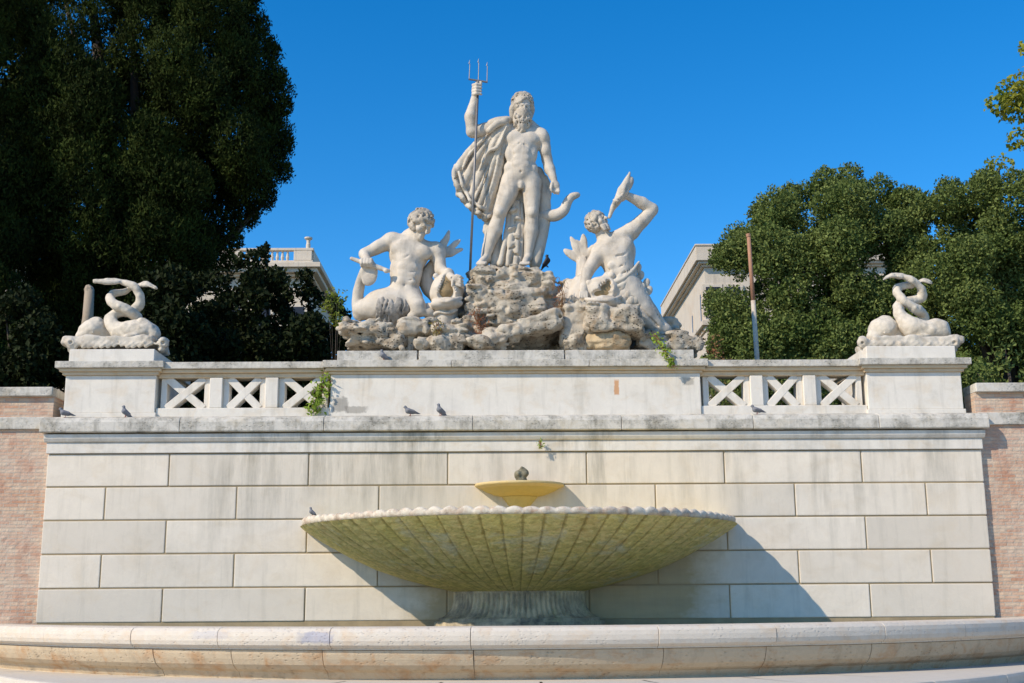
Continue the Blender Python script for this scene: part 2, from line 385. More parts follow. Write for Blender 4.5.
# ------------------------------------------------------------------ setting: ground, hill terrace, steps, water
rng = random.Random(4)
def grid_sheet(name, x0, x1, y0, y1, nx, ny, zf, mat):
    xs = np.linspace(x0, x1, nx); ys = np.linspace(y0, y1, ny); X, Y = np.meshgrid(xs, ys, indexing='ij')
    V = np.stack([X, Y, zf(X, Y)], -1).reshape(-1, 3)
    i, j = np.meshgrid(np.arange(nx-1), np.arange(ny-1), indexing='ij'); a = (i*ny+j).ravel()
    F = np.stack([a, a+ny, a+ny+1, a+1], 1)
    o = link(name, np_mesh(name, V, F, True), mat); return tag(o, kind='structure')
PAVE = NT('paving_setts')
bt = PAVE.n.new('ShaderNodeTexBrick'); bt.inputs['Scale'].default_value = 4.0; PAVE.L(PAVE.map((1, 1, 1)), bt.inputs[0])
bt.inputs['Color1'].default_value = (0.58, 0.5, 0.39, 1); bt.inputs['Color2'].default_value = (0.52, 0.45, 0.34, 1); bt.inputs['Mortar'].default_value = (0.2, 0.19, 0.17, 1)
PAVE = PAVE.done(PAVE.mix(PAVE.math('MULTIPLY', PAVE.noise(0.6), 0.3), bt.outputs[0], (0.25, 0.24, 0.22)), 0.85)
grid_sheet('ground', -900, 900, -300, -0.6+1.2, 24, 24, lambda X, Y: 0*X, PAVE)
EARTH = plain('hill_earth', (0.07, 0.065, 0.035), 0.95, 0, 0.5, 0.8)
grid_sheet('hill_terrain', -900, 900, 0.65, 1500, 40, 60, lambda X, Y: np.where(Y < 3, 4.86, 4.86+0*X), EARTH)

# ------------------------------------------------------------------ fountain wall
WL, WR = -8.5, 8.5; ZB, CHT = 1.24, 0.598
def shell(mb, x0, x1, y0, y1, z0, z1): mb.box(x0, x1, y0, y1, z0, z1)
wall = thing('stone_wall', 'broad pale travertine wall of large coursed blocks behind the shell basin', 'wall', (0, 0.4, 1.0))
b = MB()
odd = [-8.5, -6.3, -3.78, -1.26, 1.26, 3.77, 6.28, 8.5]; even = [-8.5, -7.42, -5.06, -2.5, 0.0, 2.5, 5.03, 7.42, 8.5]
for k in range(5):
    js = odd if k % 2 == 0 else even
    z1 = ZB+CHT*(5-k); z0 = z1-CHT
    for a, c in zip(js[:-1], js[1:]):
        dy = rng.uniform(-0.004, 0.004)
        ja, jc = (0.011 if a > WL else 0), (0.011 if c < WR else 0)
        b.box(a+ja, c-jc, dy, 0.28, z0+0.013, z1-0.013)
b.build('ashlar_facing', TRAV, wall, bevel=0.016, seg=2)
MB().box(WL+0.02, WR-0.02, 0.016, 0.62, 0.2, 4.23).build('masonry_core', MORTAR, wall)
MB().prof(-8.52, 8.52, [(-0.04, 4.235), (-0.04, 4.43), (0.62, 4.43), (0.62, 4.235)]).build('frieze', FRIEZE, wall, bevel=0.008)
MB().prof(-8.56, 8.56, [(-0.05, 4.433), (-0.075, 4.45), (-0.105, 4.50), (-0.11, 4.575), (0.62, 4.575), (0.62, 4.433)]).build('cornice', FRIEZE, wall, bevel=0.006)
s = MB(); xs = [-8.62, -6.1, -3.5, -0.8, 1.9, 4.3, 6.6, 8.62]
for a, c in zip(xs[:-1], xs[1:]):
    s.prof(a+0.004, c-0.004, [(-0.17, 4.60), (-0.19, 4.615), (-0.19+rng.uniform(-.004, .004), 4.78), (-0.15, 4.86), (0.0, 4.905), (0.62, 4.915), (0.62, 4.60)])
s.build('coping_slab', SLAB, wall, bevel=0.008)
s2 = MB().prof(-8.5, 8.5, [(-0.02, 4.55), (-0.02, 4.62), (0.6, 4.62), (0.6, 4.55)])
s2.build('shadow_joint', MORTAR, wall)

# pedestals
def pedestal(x0, x1, label):
    xc = (x0+x1)/2; t = thing('pedestal', label, 'pedestal', (xc, 1.0, 4.92), 'pedestals at the ends of the balustrade')
    MB().box(x0-0.03, x1+0.03, 0.12, 1.9, 4.905, 5.0).build('base', TRAV2, t, bevel=0.012, seg=2)
    MB().box(x0, x1, 0.15, 1.86, 5.0, 5.70).build('shaft', TRAV2, t, bevel=0.01)
    c = MB()
    for i, (o, z0, z1) in enumerate(((0.05, 5.702, 5.76), (0.10, 5.762, 5.82))):
        c.box(x0-o, x1+o, 0.15-o, 1.86+o, z0, z1)
    c.build('moulding', MOULD, t, bevel=0.012, seg=2)
    c = MB().box(x0-0.16, x1+0.16, -0.01, 2.02, 5.822, 5.945)
    c.build('cap', SLAB, t, bevel=0.012, seg=2)
    MB().box(x0+0.03, x1-0.06, 0.16, 1.85, 5.946, 6.20).build('plinth', TRAV2, t, bevel=0.012)
    return t
pedestal(-8.33, -6.66, 'square travertine pedestal at the left end of the balustrade, below entwined stone dolphins')
pedestal(6.53, 8.30, 'square travertine pedestal at the right end of the balustrade, in front of the green trees')

# central parapet block carrying the statues
att = thing('parapet', 'long plain travertine parapet block under the statues and rocks', 'parapet', (0, 1.0, 4.92))
MB().box(-3.44, 3.42, 0.15, 3.5, 4.905, 5.70).build('body', TRAV3, att, bevel=0.01)
c = MB()
for o, z0, z1 in ((0.04, 5.702, 5.75), (0.09, 5.752, 5.81)): c.box(-3.44-o, 3.42+o, 0.15-o, 3.5, z0, z1)
c.build('moulding', MOULD, att, bevel=0.01); c = MB()
for a, d in ((-3.58, -1.2), (-1.2, 1.35), (1.35, 3.56)): c.box(a+0.003, d-0.003, 0.0, 3.6, 5.812, 5.945)
c.build('cap', SLAB, att, bevel=0.012, seg=2)
c = MB(); 
for a, d in ((-3.34, -1.85), (-1.82, 0.9), (0.92, 3.33)): c.box(a, d, 0.2+rng.uniform(0, .02), 3.4, 5.946, 6.16)
c.build('statue_step', SLAB, att, bevel=0.014, seg=2)

# balustrades
def balustrade(x0, x1, label):
    t = thing('balustrade', label, 'balustrade', ((x0+x1)/2, 0.5, 4.92), 'lattice balustrades beside the parapet')
    MB().box(x0, x1, 0.19, 0.62, 4.905, 5.09).build('bottom_rail', TRAV2, t, bevel=0.01)
    r = MB().box(x0, x1, 0.22, 0.60, 5.66, 5.745).box(x0, x1, 0.15, 0.66, 5.747, 5.81)
    r.build('moulding', MOULD, t, bevel=0.01); r = MB().box(x0, x1, 0.08, 0.72, 5.812, 5.935)
    r.build('handrail', SLAB, t, bevel=0.012, seg=2)
    w = (x1-x0); pw = 0.24; n = 3; step = (w-0.12)/n
    for i in range(n):
        a = x0+0.06+i*step + (pw/2 if i else 0.0); d = x0+0.06+(i+1)*step-(pw/2 if i < n-1 else 0.0)
        if i < n-1: MB().box(d, d+pw, 0.20, 0.60, 5.09, 5.66).build('post', TRAV2, t, bevel=0.012)
        p = MB(); e = 0.11
        p.box(a, a+e, 0.28, 0.52, 5.09, 5.66).box(d-e, d, 0.28, 0.52, 5.09, 5.66)
        ax, dx = a+e, d-e; z0, z1 = 5.09, 5.66; bw = 0.072; cxm, czm = (ax+dx)/2, (z0+z1)/2
        L = math.hypot(dx-ax, z1-z0); ux, uz = (dx-ax)/L, (z1-z0)/L
        for sg, (ya, yb) in ((1, (0.26, 0.50)), (-1, (0.264, 0.496))):
            vx, vz = ux, uz*sg; nx_, nz_ = -vz, vx; h = L/2-0.0
            q = [(cxm-vx*h+nx_*bw, czm-vz*h+nz_*bw), (cxm-vx*h-nx_*bw, czm-vz*h-nz_*bw), (cxm+vx*h-nx_*bw, czm+vz*h-nz_*bw), (cxm+vx*h+nx_*bw, czm+vz*h+nz_*bw)]
            p.add([(x, ya, z) for x, z in q]+[(x, yb, z) for x, z in q], [(0,1,2,3),(7,6,5,4),(0,4,5,1),(1,5,6,2),(2,6,7,3),(3,7,4,0)])
        p.build('lattice', TRAV2, t, bevel=0.008)
    return t
balustrade(-6.655, -3.445, 'low travertine balustrade of three crossed panels to the left of the statues')
balustrade(3.425, 6.525, 'low travertine balustrade of three crossed panels near the rusty pole')

# side walls of brick
BRICK = NT('roman_brick')
bt = BRICK.n.new('ShaderNodeTexBrick'); bt.inputs['Scale'].default_value = 1.0
mp = BRICK.n.new('ShaderNodeMapping'); mp.inputs['Rotation'].default_value = (math.radians(90), 0, 0); BRICK.L(BRICK.tc.outputs['Object'], mp.inputs[0]); BRICK.L(mp.outputs[0], bt.inputs[0])
bt.inputs['Brick Width'].default_value = 0.27; bt.inputs['Row Height'].default_value = 0.062; bt.inputs['Mortar Size'].default_value = 0.007
bt.inputs['Color1'].default_value = (0.50, 0.26, 0.16, 1); bt.inputs['Color2'].default_value = (0.62, 0.46, 0.32, 1); bt.inputs['Mortar'].default_value = (0.50, 0.43, 0.34, 1)
bc = BRICK.mix(BRICK.ramp(BRICK.noise(0.7, detail=8, rough=0.7), [(0.4, 0.0), (0.68, 0.7)]), bt.outputs[0], (0.62, 0.52, 0.42))
bc = BRICK.mix(BRICK.math('MULTIPLY', BRICK.ramp(BRICK.noise(2.5, detail=8), [(0.5, 0.0), (0.7, 1.0)]), 0.6), bc, (0.45, 0.2, 0.12))
BRICK.bump(BRICK.math('ADD', BRICK.math('MULTIPLY', bt.outputs[1], -0.9), BRICK.noise(9, detail=8)), 0.9, 0.035)
BRICK = BRICK.done(bc, 0.9, 0.2)
def brick_wall(x0, x1, label):
    t = thing('brick_wall', label, 'wall', ((x0+x1)/2, 0.4, 0), 'brick walls beside the stone wall')
    MB().box(x0, x1, 0.10, 0.62, 0.0, 4.69).build('brickwork', BRICK, t)
    MB().box(x0, x1, 0.12, 0.62, 4.92, 5.30).build('brick_parapet', BRICK, t)
    b = MB(); c = MB(); x = x0; k = 0
    while x < x1-0.05:
        e = min(x+1.9, x1); b.box(x+0.004, e-0.004, 0.04, 0.62, 4.692, 4.918); c.box(x+0.004, e-0.004, 0.02, 0.66, 5.302, 5.47); x = e
    b.build('string_course', SLAB, t, bevel=0.01); c.build('coping', SLAB, t, bevel=0.012)
    return t
brick_wall(-40, -8.505, 'weathered pink brick wall with stone coping left of the stone wall, under the cypress')
brick_wall(8.505, 40, 'weathered pink brick wall with stone coping right of the stone wall')

# ------------------------------------------------------------------ pool
def arc_y(x, r, cy): return cy-math.sqrt(max(r*r-x*x, 0))
lip_y = lambda x: arc_y(x, 12.6, 8.0)
step_y = lambda x: min(arc_y(x, 9.71, 2.91) if abs(x) < 9.3 else 9, lip_y(x)-0.30)
pool = thing('fountain_pool', 'wide curved travertine fountain pool with rounded lip along the bottom', 'pool', (0, -2.5, 0))
def arcpts(r, cy, a0, a1, n): return [(r*math.sin(a0+(a1-a0)*i/n), cy-r*math.cos(a0+(a1-a0)*i/n)) for i in range(n+1)]
lip = MB(); cav = MB(); amax = math.asin(9.78/12.6); ja = [-amax]
ang = lambda px: math.asin(P(px, 640, -4.2)[0]/12.6)
jo = [math.asin(x/12.6) for x in (-9.0, -7.6, -5.9, -4.45, -2.75, -0.75, 1.9, 3.65, 5.45, 7.0, 8.6)]
ends = [-amax]+jo+[amax]
torus = [(-0.62, 1.0), (-0.62, 1.215), (-0.58, 1.238), (-0.14, 1.238), (-0.06, 1.222), (-0.012, 1.18), (0.0, 1.12), (0.0, 1.05), (-0.02, 0.99), (-0.06, 0.957), (-0.10, 0.95), (-0.10, 0.925), (-0.3, 0.92)]
for a, c_ in zip(ends[:-1], ends[1:]):
    g = 0.004/12.6; dr = rng.uniform(-0.006, 0.006)
    lip.sweep(arcpts(12.6+dr, 8.0, a+g, c_-g, 8), torus)
lip.build('rim', POOL, pool, smooth=False, bevel=0.004)
cavp = [(-0.5, 0.918), (-0.125, 0.918), (-0.135, 0.86), (-0.16, 0.79), (-0.20, 0.71), (-0.27, 0.645), (-0.36, 0.60), (-0.40, 0.54), (-0.42, 0.505), (-0.6, 0.505)]
jo2 = [math.asin(x/12.6) for x in (-9.1, -7.2, -5.6, -4.3, -2.9, -0.72, 2.0, 3.55, 5.3, 6.9, 8.5)]; ends = [-amax]+jo2+[amax]
for a, c_ in zip(ends[:-1], ends[1:]):
    g = 0.006/12.6; cav.sweep(arcpts(12.6+rng.uniform(-.006, .006), 8.0, a+g, c_-g, 8), cavp)
cav.build('cavetto', POOL2, pool, bevel=0.004)
MB().sweep(arcpts(12.6, 8.0, -amax, amax, 60), [(-0.42, 0.0), (-0.42, 0.66), (-0.61, 0.66), (-0.61, 0.0)]).build('base_wall', POOL2, pool)
FLOORM = stone('pool_floor_limestone', (0.84, 0.78, 0.6), (0.5, 0.48, 0.34), (0.64, 0.58, 0.34), 0.25, 0.3, 0.8)
fan = lambda z, inset: [(x, arc_y(x, 12.6-inset, 8.0), z) for x in np.linspace(-9.3, 9.3, 41)]
f = MB(); p_ = fan(0.75, 0.3); f.add(p_+[(9.3, 0.045, 0.75), (-9.3, 0.045, 0.75)], [tuple(range(43))]); f.build('pool_floor', FLOORM, pool)
WAT = NT('pool_water'); wb = WAT.n.new('ShaderNodeBsdfTransparent'); wb.inputs[0].default_value = (0.95, 0.985, 0.975, 1)
gl = WAT.n.new('ShaderNodeBsdfGlossy'); gl.inputs['Roughness'].default_value = 0.03
fr = WAT.n.new('ShaderNodeFresnel'); fr.inputs[0].default_value = 1.33
bmp = WAT.n.new('ShaderNodeBump'); bmp.inputs['Strength'].default_value = 0.25; bmp.inputs['Distance'].default_value = 0.03; WAT.L(WAT.noise(5, detail=3), bmp.inputs['Height'])
WAT.L(bmp.outputs[0], gl.inputs['Normal']); WAT.L(bmp.outputs[0], fr.inputs['Normal'])
ms = WAT.n.new('ShaderNodeMixShader'); WAT.L(fr.outputs[0], ms.inputs[0]); WAT.L(wb.outputs[0], ms.inputs[1]); WAT.L(gl.outputs[0], ms.inputs[2]); WAT.L(ms.outputs[0], WAT.out.inputs[0])
f = MB(); p_ = fan(1.13, 0.615); f.add(p_+[(9.3, 0.047, 1.13), (-9.3, 0.047, 1.13)], [tuple(range(43))]); tag(f.build('water', WAT.m), kind='structure')
# steps in front of the pool
STEPM = stone('travertine_step', (0.60, 0.55, 0.47), (0.3, 0.3, 0.3), (0.6, 0.48, 0.3), 0.4, 0.25, 1.2, 0, 0.2)
def step_ring(off, z0, z1, back, label, seed):
    t = MB(); r = random.Random(seed); xs = [-10.2]
    while xs[-1] < 10.2: xs.append(min(10.2, xs[-1]+r.uniform(1.5, 2.0)))
    for a, c_ in zip(xs[:-1], xs[1:]):
        if c_-a < 0.1: continue
        pts = [(x, step_y(x)-off) for x in np.linspace(a+0.004, c_-0.004, 8)]
        dr = r.uniform(-.008, .008)
        t.sweep(pts, [(-back, z0), (-back, z1), (-0.05, z1), (-0.012, z1-0.012), (dr, z1-0.05), (dr, z0)])
    o = t.build('stone_step', STEPM, bevel=0.003, loc=(0, step_y(0)-off, z0)); return tag(o, label, 'step', 'steps around the pool')
step_ring(0.0, 0.33, 0.50, 2.1, 'upper curved travertine step just under the pool rim, cut off by the lower photo edge', 1)
step_ring(0.42, 0.16, 0.33, 0.7, 'second curved travertine step, below the upper one', 2)
step_ring(0.84, 0.0, 0.16, 0.7, 'lowest curved travertine step on the paving', 3)
f = MB(); pp = [(x, step_y(x)+0.5, 0.495) for x in np.linspace(-10.2, 10.2, 61)]; qq = [(x, min(lip_y(x)+0.45 if abs(x) < 9.7 else 0.1, 0.1), 0.495) for x in np.linspace(-10.2, 10.2, 61)]
f.add(pp+qq, [(i, i+1, i+62, i+61) for i in range(60)]); tag(f.build('pavement', STEPM), kind='structure')

# ------------------------------------------------------------------ shell basin and upper basin
ALG = NT('algae_stained_stone')
al = ALG.mix(ALG.ramp(ALG.noise(1.3, detail=8), [(0.35, 0.0), (0.65, 1.0)]), (0.86, 0.70, 0.22), (0.88, 0.69, 0.29))
al = ALG.mix(ALG.math('MULTIPLY', ALG.ramp(ALG.noise(7, (1, 1, 2.5), 8, 0.7, 0.8), [(0.42, 0.0), (0.60, 1.0)]), 0.65), al, (0.44, 0.39, 0.11))
al = ALG.mix(ALG.math('MULTIPLY', ALG.ramp(ALG.noise(2.2, detail=7, dist=0.5), [(0.56, 0.0), (0.72, 1.0)]), 0.5), al, (0.55, 0.32, 0.10))
x_, y_, z_ = ALG.sep()
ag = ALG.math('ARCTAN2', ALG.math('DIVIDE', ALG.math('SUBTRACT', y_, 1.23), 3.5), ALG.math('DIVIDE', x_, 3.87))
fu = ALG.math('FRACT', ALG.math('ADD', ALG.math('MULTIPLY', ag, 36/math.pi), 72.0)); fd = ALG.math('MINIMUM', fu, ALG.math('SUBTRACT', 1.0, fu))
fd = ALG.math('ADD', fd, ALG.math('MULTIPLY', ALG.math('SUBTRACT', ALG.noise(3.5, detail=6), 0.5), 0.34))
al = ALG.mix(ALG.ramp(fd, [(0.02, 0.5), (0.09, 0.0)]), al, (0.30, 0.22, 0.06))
al = ALG.mix(ALG.math('MULTIPLY', ALG.ramp(ALG.noise(1.1, (1, 1, 1), 8, 0.7, 0.6), [(0.55, 0.0), (0.66, 1.0)]), 0.55), al, (0.66, 0.66, 0.50))
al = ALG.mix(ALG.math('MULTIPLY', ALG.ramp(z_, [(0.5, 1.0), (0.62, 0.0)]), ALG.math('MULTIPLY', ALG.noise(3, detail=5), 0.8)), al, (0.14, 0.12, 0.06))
vs = ALG.n.new('ShaderNodeTexVoronoi'); vs.inputs['Scale'].default_value = 5.5; ALG.L(ALG.map((1, 1, 2.2)), vs.inputs['Vector'])
ALG.bump(ALG.math('ADD', ALG.noise(18, detail=6), ALG.math('MULTIPLY', vs.outputs['Distance'], -0.9)), 0.7, 0.035); ALG = ALG.done(al, 0.7, 0.3)
RIMM = stone('scalloped_rim_stone', (0.70, 0.63, 0.50), (0.26, 0.17, 0.11), (0.58, 0.32, 0.18), 0.8, 0.8, 3.0, 0.75, 0.4, gpos=0.47)
WETST = stone('wet_fluted_stone', (0.60, 0.49, 0.32), (0.07, 0.065, 0.06), (0.45, 0.42, 0.15), 0.9, 0.5, 1.3, 0.8, 0.4, gpos=0.42)
basin = thing('shell_basin', 'huge shell shaped basin with ribbed yellow green underside and scalloped white rim', 'basin', (0.02, -1.2, 1.2))
NF = 36; SUB = 12; AX, AY = 3.87, 3.5; BC = (0.02, 0.03)
def bowl_ring(r, z, amp):
    """half ring of the bowl: r as a fraction of the rim; ribs stand proud of shallow flutes"""
    out = []
    for j in range(NF*SUB+1):
        th = math.pi+math.pi*j/(NF*SUB); u = (j % SUB)/SUB
        g = amp*(abs(math.sin(math.pi*u))**0.4)
        rr = r*(1+g)
        out.append((BC[0]+AX*rr*math.cos(th), BC[1]+AY*rr*math.sin(th), z))
    return out
outer = [(0.29, 1.735), (0.33, 1.775), (0.40, 1.835), (0.52, 1.96), (0.64, 2.12), (0.76, 2.34), (0.88, 2.60), (0.96, 2.80), (0.995, 2.875)]
inner = [(0.985, 3.03), (0.95, 2.97), (0.85, 2.75), (0.70, 2.45), (0.50, 2.2), (0.25, 2.02), (0.02, 2.0)]
n = NF*SUB+1; V = []; F = []
for r, z in outer: V += bowl_ring(r, z, 0.022 if z < 2.85 else 0.010)
nr = len(outer)
F = [(i*n+j, i*n+j+1, (i+1)*n+j+1, (i+1)*n+j) for i in range(nr-1) for j in range(n-1)]
me_b = MB().add(V, F)
iv = [p for r, z in inner for p in bowl_ring(r*0.985, z-0.05, 0.0)]
me_b.add(iv, [(i*n+j, i*n+j+1, (i+1)*n+j+1, (i+1)*n+j) for i in range(len(inner)-1) for j in range(n-1)])
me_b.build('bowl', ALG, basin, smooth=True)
# scalloped rim: a row of rounded lobes around the edge
V = []; prof_n = 7; NL = 48
for j in range(NL*SUB+1):
    th = math.pi+math.pi*j/(NL*SUB); u = (j % SUB)/SUB; lobe = abs(math.sin(math.pi*u))**0.9
    zt = 2.97+(0.036+0.014*math.sin(int(j/SUB)*12.9898))*lobe; bulge = 0.0012*lobe
    ring = [(0.988, 2.872), (0.994+bulge*0.3, 2.882), (0.997+bulge, 2.95), (0.995+bulge, zt-0.025), (0.988+bulge*0.6, zt), (0.968, zt-0.01), (0.95, 2.93), (0.96, 2.875)]
    V += [(BC[0]+AX*r*math.cos(th), BC[1]+AY*r*math.sin(th), z) for r, z in ring]
m = 8; q = NL*SUB+1
F = [(i*m+j, i*m+(j+1) % m, (i+1)*m+(j+1) % m, (i+1)*m+j) for i in range(q-1) for j in range(m)]
F += [tuple(range(m)), tuple((q-1)*m+j for j in range(m-1, -1, -1))]
MB().add(V, F).build('scalloped_rim', RIMM, basin, smooth=True)
# fluted foot
V = []; NFl = 40
rings = [(0.96, 1.755, 0), (0.99, 1.735, 0), (0.985, 1.72, 0.0), (0.97, 1.70, 0.03), (0.965, 1.58, 0.04), (0.99, 1.46, 0.04), (1.05, 1.36, 0.04), (1.12, 1.31, 0.02), (1.15, 1.295, 0), (1.2, 1.285, 0), (1.2, 1.235, 0), (1.28, 1.225, 0), (1.28, 0.75, 0)]
nn = NFl*6+1
for r, z, a in rings:
    for j in range(nn):
        th = math.pi+math.pi*j/(nn-1); rr = r*1.19*(1+a*(abs(math.sin(math.pi*(j % 6)/6))-0.5))
        V.append((BC[0]+rr*math.cos(th), BC[1]+rr*0.92*math.sin(th), z))
F = [(i*nn+j, i*nn+j+1, (i+1)*nn+j+1, (i+1)*nn+j) for i in range(len(rings)-1) for j in range(nn-1)]
MB().add(V, F).build('fluted_foot', WETST, basin, smooth=True)

ub = thing('upper_basin', 'small half round ochre stone dish on the wall above the shell basin', 'basin', (0.03, -0.3, 3.2))
uc = (0.04, 0.02)
ALG2 = stone('ochre_lime_stone', (0.56, 0.43, 0.16), (0.3, 0.22, 0.08), (0.62, 0.4, 0.1), 0.35, 0.4, 2, 0, 0.3)
OCH = stone('pale_ochre_rim', (0.62, 0.48, 0.24), (0.4, 0.3, 0.15), (0.62, 0.4, 0.1), 0.35, 0.4, 2, 0, 0.3)
PI2 = (math.pi, 2*math.pi)
MB().rev([(0.70, 3.55), (0.79, 3.585), (0.815, 3.61), (0.80, 3.64), (0.76, 3.64), (0.66, 3.585), (0.02, 3.56)], *PI2, n=64, c=uc, cap=False).build('dish', OCH, ub, smooth=True)
MB().rev([(0.02, 3.385), (0.22, 3.39), (0.45, 3.435), (0.62, 3.50), (0.705, 3.552)], *PI2, n=64, c=uc, cap=False).build('underside', ALG2, ub, smooth=True)
MB().rev([(0.10, 2.95), (0.16, 3.10), (0.20, 3.25), (0.32, 3.405)], *PI2, n=24, c=uc, cap=False).build('bracket', ALG2, ub, smooth=True)
NOZ = stone('mossy_nozzle', (0.3, 0.27, 0.18), (0.05, 0.05, 0.04), (0.3, 0.24, 0.1), 0.8, 0.5, 4, 0, 0.6, gpos=0.42)
sc = Sculpt(-0.3, 500, 545, 455, 500, -12, 12, 0.012)
sc.cap((522, 481, 0), (522, 471, 0), 6.0, 3.6).ell((518, 474, -2), (4.2, 4, 4)).ell((525, 473, -1), (3.2, 4.5, 3.4)).ell((522.5, 469, 0), (2, 2.5, 2.2)).noise(0.02, 14, 3)
sc.build('nozzle', NOZ, ub)
# ------------------------------------------------------------------ statues
def head(s, c, h, yaw=0, pitch=0, roll=0, mouth_open=0.0):
    """a carved head: c = centre in survey pixels (x, y, depth), h = half height; yaw to the viewer's right, pitch down"""
    y, p, r = (math.radians(a) for a in (yaw, pitch, roll))
    def T(a, b, z):
        b, z = b*math.cos(p)-z*math.sin(p), b*math.sin(p)+z*math.cos(p)
        a, z = a*math.cos(y)+z*math.sin(y), -a*math.sin(y)+z*math.cos(y)
        a, b = a*math.cos(r)-b*math.sin(r), a*math.sin(r)+b*math.cos(r)
        return (c[0]+h*a, c[1]-h*b, c[2]-h*z)
    def S(a, b, z, rad, k=0.12, sub=False): s.cap(T(a, b, z), T(a, b, z+0.001), rad*h, k=k*h, sub=sub)
    def K(a, b, ra, rb, k=0.12, sub=False): s.cap(T(*a), T(*b), ra*h, rb*h, k*h, sub)
    K((0, 0.28, -0.22), (0, 0.24, 0.08), 0.66, 0.62, 0.2)
    K((0, 0.0, 0.18), (0, -0.55, 0.30), 0.50, 0.34, 0.2)
    for e in (-1, 1):
        S(0.36*e, -0.15, 0.46, 0.22); S(0.66*e, 0.0, -0.02, 0.13, 0.05)
        S(0.25*e, 0.07, 0.84, 0.24, 0.05, True)
        K((0.10*e, 0.24, 0.70), (0.42*e, 0.22, 0.56), 0.10, 0.09, 0.06)
        S(0.25*e, 0.07, 0.60, 0.115, 0.02)
    K((0, 0.20, 0.72), (0, -0.17, 0.88), 0.07, 0.115, 0.05)
    K((-0.16, -0.36, 0.64), (0.16, -0.36, 0.64), 0.07, 0.07, 0.04); K((-0.13, -0.50, 0.62), (0.13, -0.50, 0.62), 0.08, 0.08, 0.04)
    K((-0.18, -0.43, 0.76), (0.18, -0.43, 0.76), 0.045+mouth_open, 0.045+mouth_open, 0.02, True)
    S(0, -0.72, 0.50, 0.20)
    return T
def curls(s, T, h, spec, seed, k=0.05):
    """locks of hair: small twisted strands laid over the skull; spec = list of (polar, azimuth) ranges"""
    r = random.Random(seed)
    for (e0, e1, a0, a1, n, rad, ln) in spec:
        for _ in range(n):
            el = math.radians(r.uniform(e0, e1)); az = math.radians(r.uniform(a0, a1))      # az 0 = forward, 90 = own left
            def q(el, az, R): return (R*math.cos(el)*math.sin(az), 0.25+R*math.sin(el), -0.08+R*math.cos(el)*math.cos(az))
            de, da = r.uniform(-0.5, -0.1)*ln, r.uniform(-0.5, 0.5)*ln
            a = q(el, az, 0.74); b = q(el+de, az+da, 0.80); c_ = q(el+1.6*de, az+da*0.4, 0.72)
            rr = rad*r.uniform(0.8, 1.25)*h
            s.cap(T(*a), T(*b), rr, rr*0.9, k*h); s.cap(T(*b), T(*c_), rr*0.9, rr*0.6, k*h)
def pick(s, T, h, n, seed, spots):
    """drill holes between the curls"""
    r = random.Random(seed)
    for _ in range(n):
        e0, e1, a0, a1 = r.choice(spots); el, az = math.radians(r.uniform(e0, e1)), math.radians(r.uniform(a0, a1)); R = 0.86
        q = T(R*math.cos(el)*math.sin(az), 0.25+R*math.sin(el), -0.08+R*math.cos(el)*math.cos(az))
        s.cap(q, (q[0]+r.uniform(-1.2, 1.2), q[1]+r.uniform(-1.6, 1.6), q[2]), 0.085*h, 0.07*h, 0.3, True)
def statue(name, label, cat, base, group=None): return thing(name, label, cat, base, group)

# ---- the standing sea god
NY = 2.0
nept = statue('statue', 'tall bearded nude marble man with cape standing highest on the rocks', 'statue', P(508, 264, NY))
s = Sculpt(NY, 458, 570, 78, 274, -34, 26, 0.0165)
s.ell((521, 147, 0), (17.5, 18, 11.5), k=3).cap((507, 131, 1), (537, 134, 1), 7.8, 7.4, 5)
s.cap((522, 151, -1), (521, 172, -1), 12.8, 13.2, 4).ell((521, 178, 0), (17, 10.5, 11.5), k=4)
s.ell((513.5, 137.5, -6.5), (9.5, 7.2, 5.2), 8, k=2.6).ell((530, 139, -6), (9, 7, 5.2), -8, k=2.6)
for i in range(3):
    s.ell((517.2, 151+6.5*i, -11.9), (4.0, 3.4, 2.0), k=1.8).ell((525.6, 151.5+6.5*i, -11.8), (4.0, 3.4, 2.0), k=1.8)
s.ell((510, 155, -5), (5, 9, 5), 12, k=3).ell((532, 156, -5), (5, 9, 5), -12, k=3)
s.ell((509, 169, -3), (5, 6.5, 7), 15, k=3).ell((533, 170, -3), (5, 6.5, 7), -15, k=3)
s.ell((521, 171, -15), (1.3, 1.6, 3), k=0.6, sub=True)
s.tube([(506, 175, -11), (513, 181, -13), (519, 186, -13)], 0.9, 0.6, sub=True).tube([(536, 175, -11), (529, 181, -13), (524, 186, -13)], 0.9, 0.6, sub=True)
s.ell((521, 184.5, -8), (3.4, 4.2, 3.4), k=2).ell((521, 187, -9), (2.0, 2.2, 2.0), k=1.2)
s.tube([(504.5, 139, -10), (508, 143, -13), (514, 145, -14.5), (519.5, 143, -13.5)], 1.1, 0.7, sub=True).tube([(524, 144, -13.5), (530, 146.5, -13.8), (535.5, 144, -11.5), (538, 140, -9)], 1.1, 0.7, sub=True)
s.tube([(522, 133, -11.5), (521.7, 142, -14), (521.3, 158, -15.5)], 0.8, 0.7, sub=True).tube([(509, 158, -13), (515, 156.5, -15), (521, 157.5, -15.5), (528, 157, -15), (534, 158.5, -12)], 0.7, 0.6, sub=True)
s.tube([(511, 163.5, -14), (521, 164, -15.5), (531, 164, -14)], 0.6, 0.5, sub=True)
s.ell((513, 182, 8), (10, 10, 8), k=3).ell((530, 182, 8), (10, 10, 8), k=3)
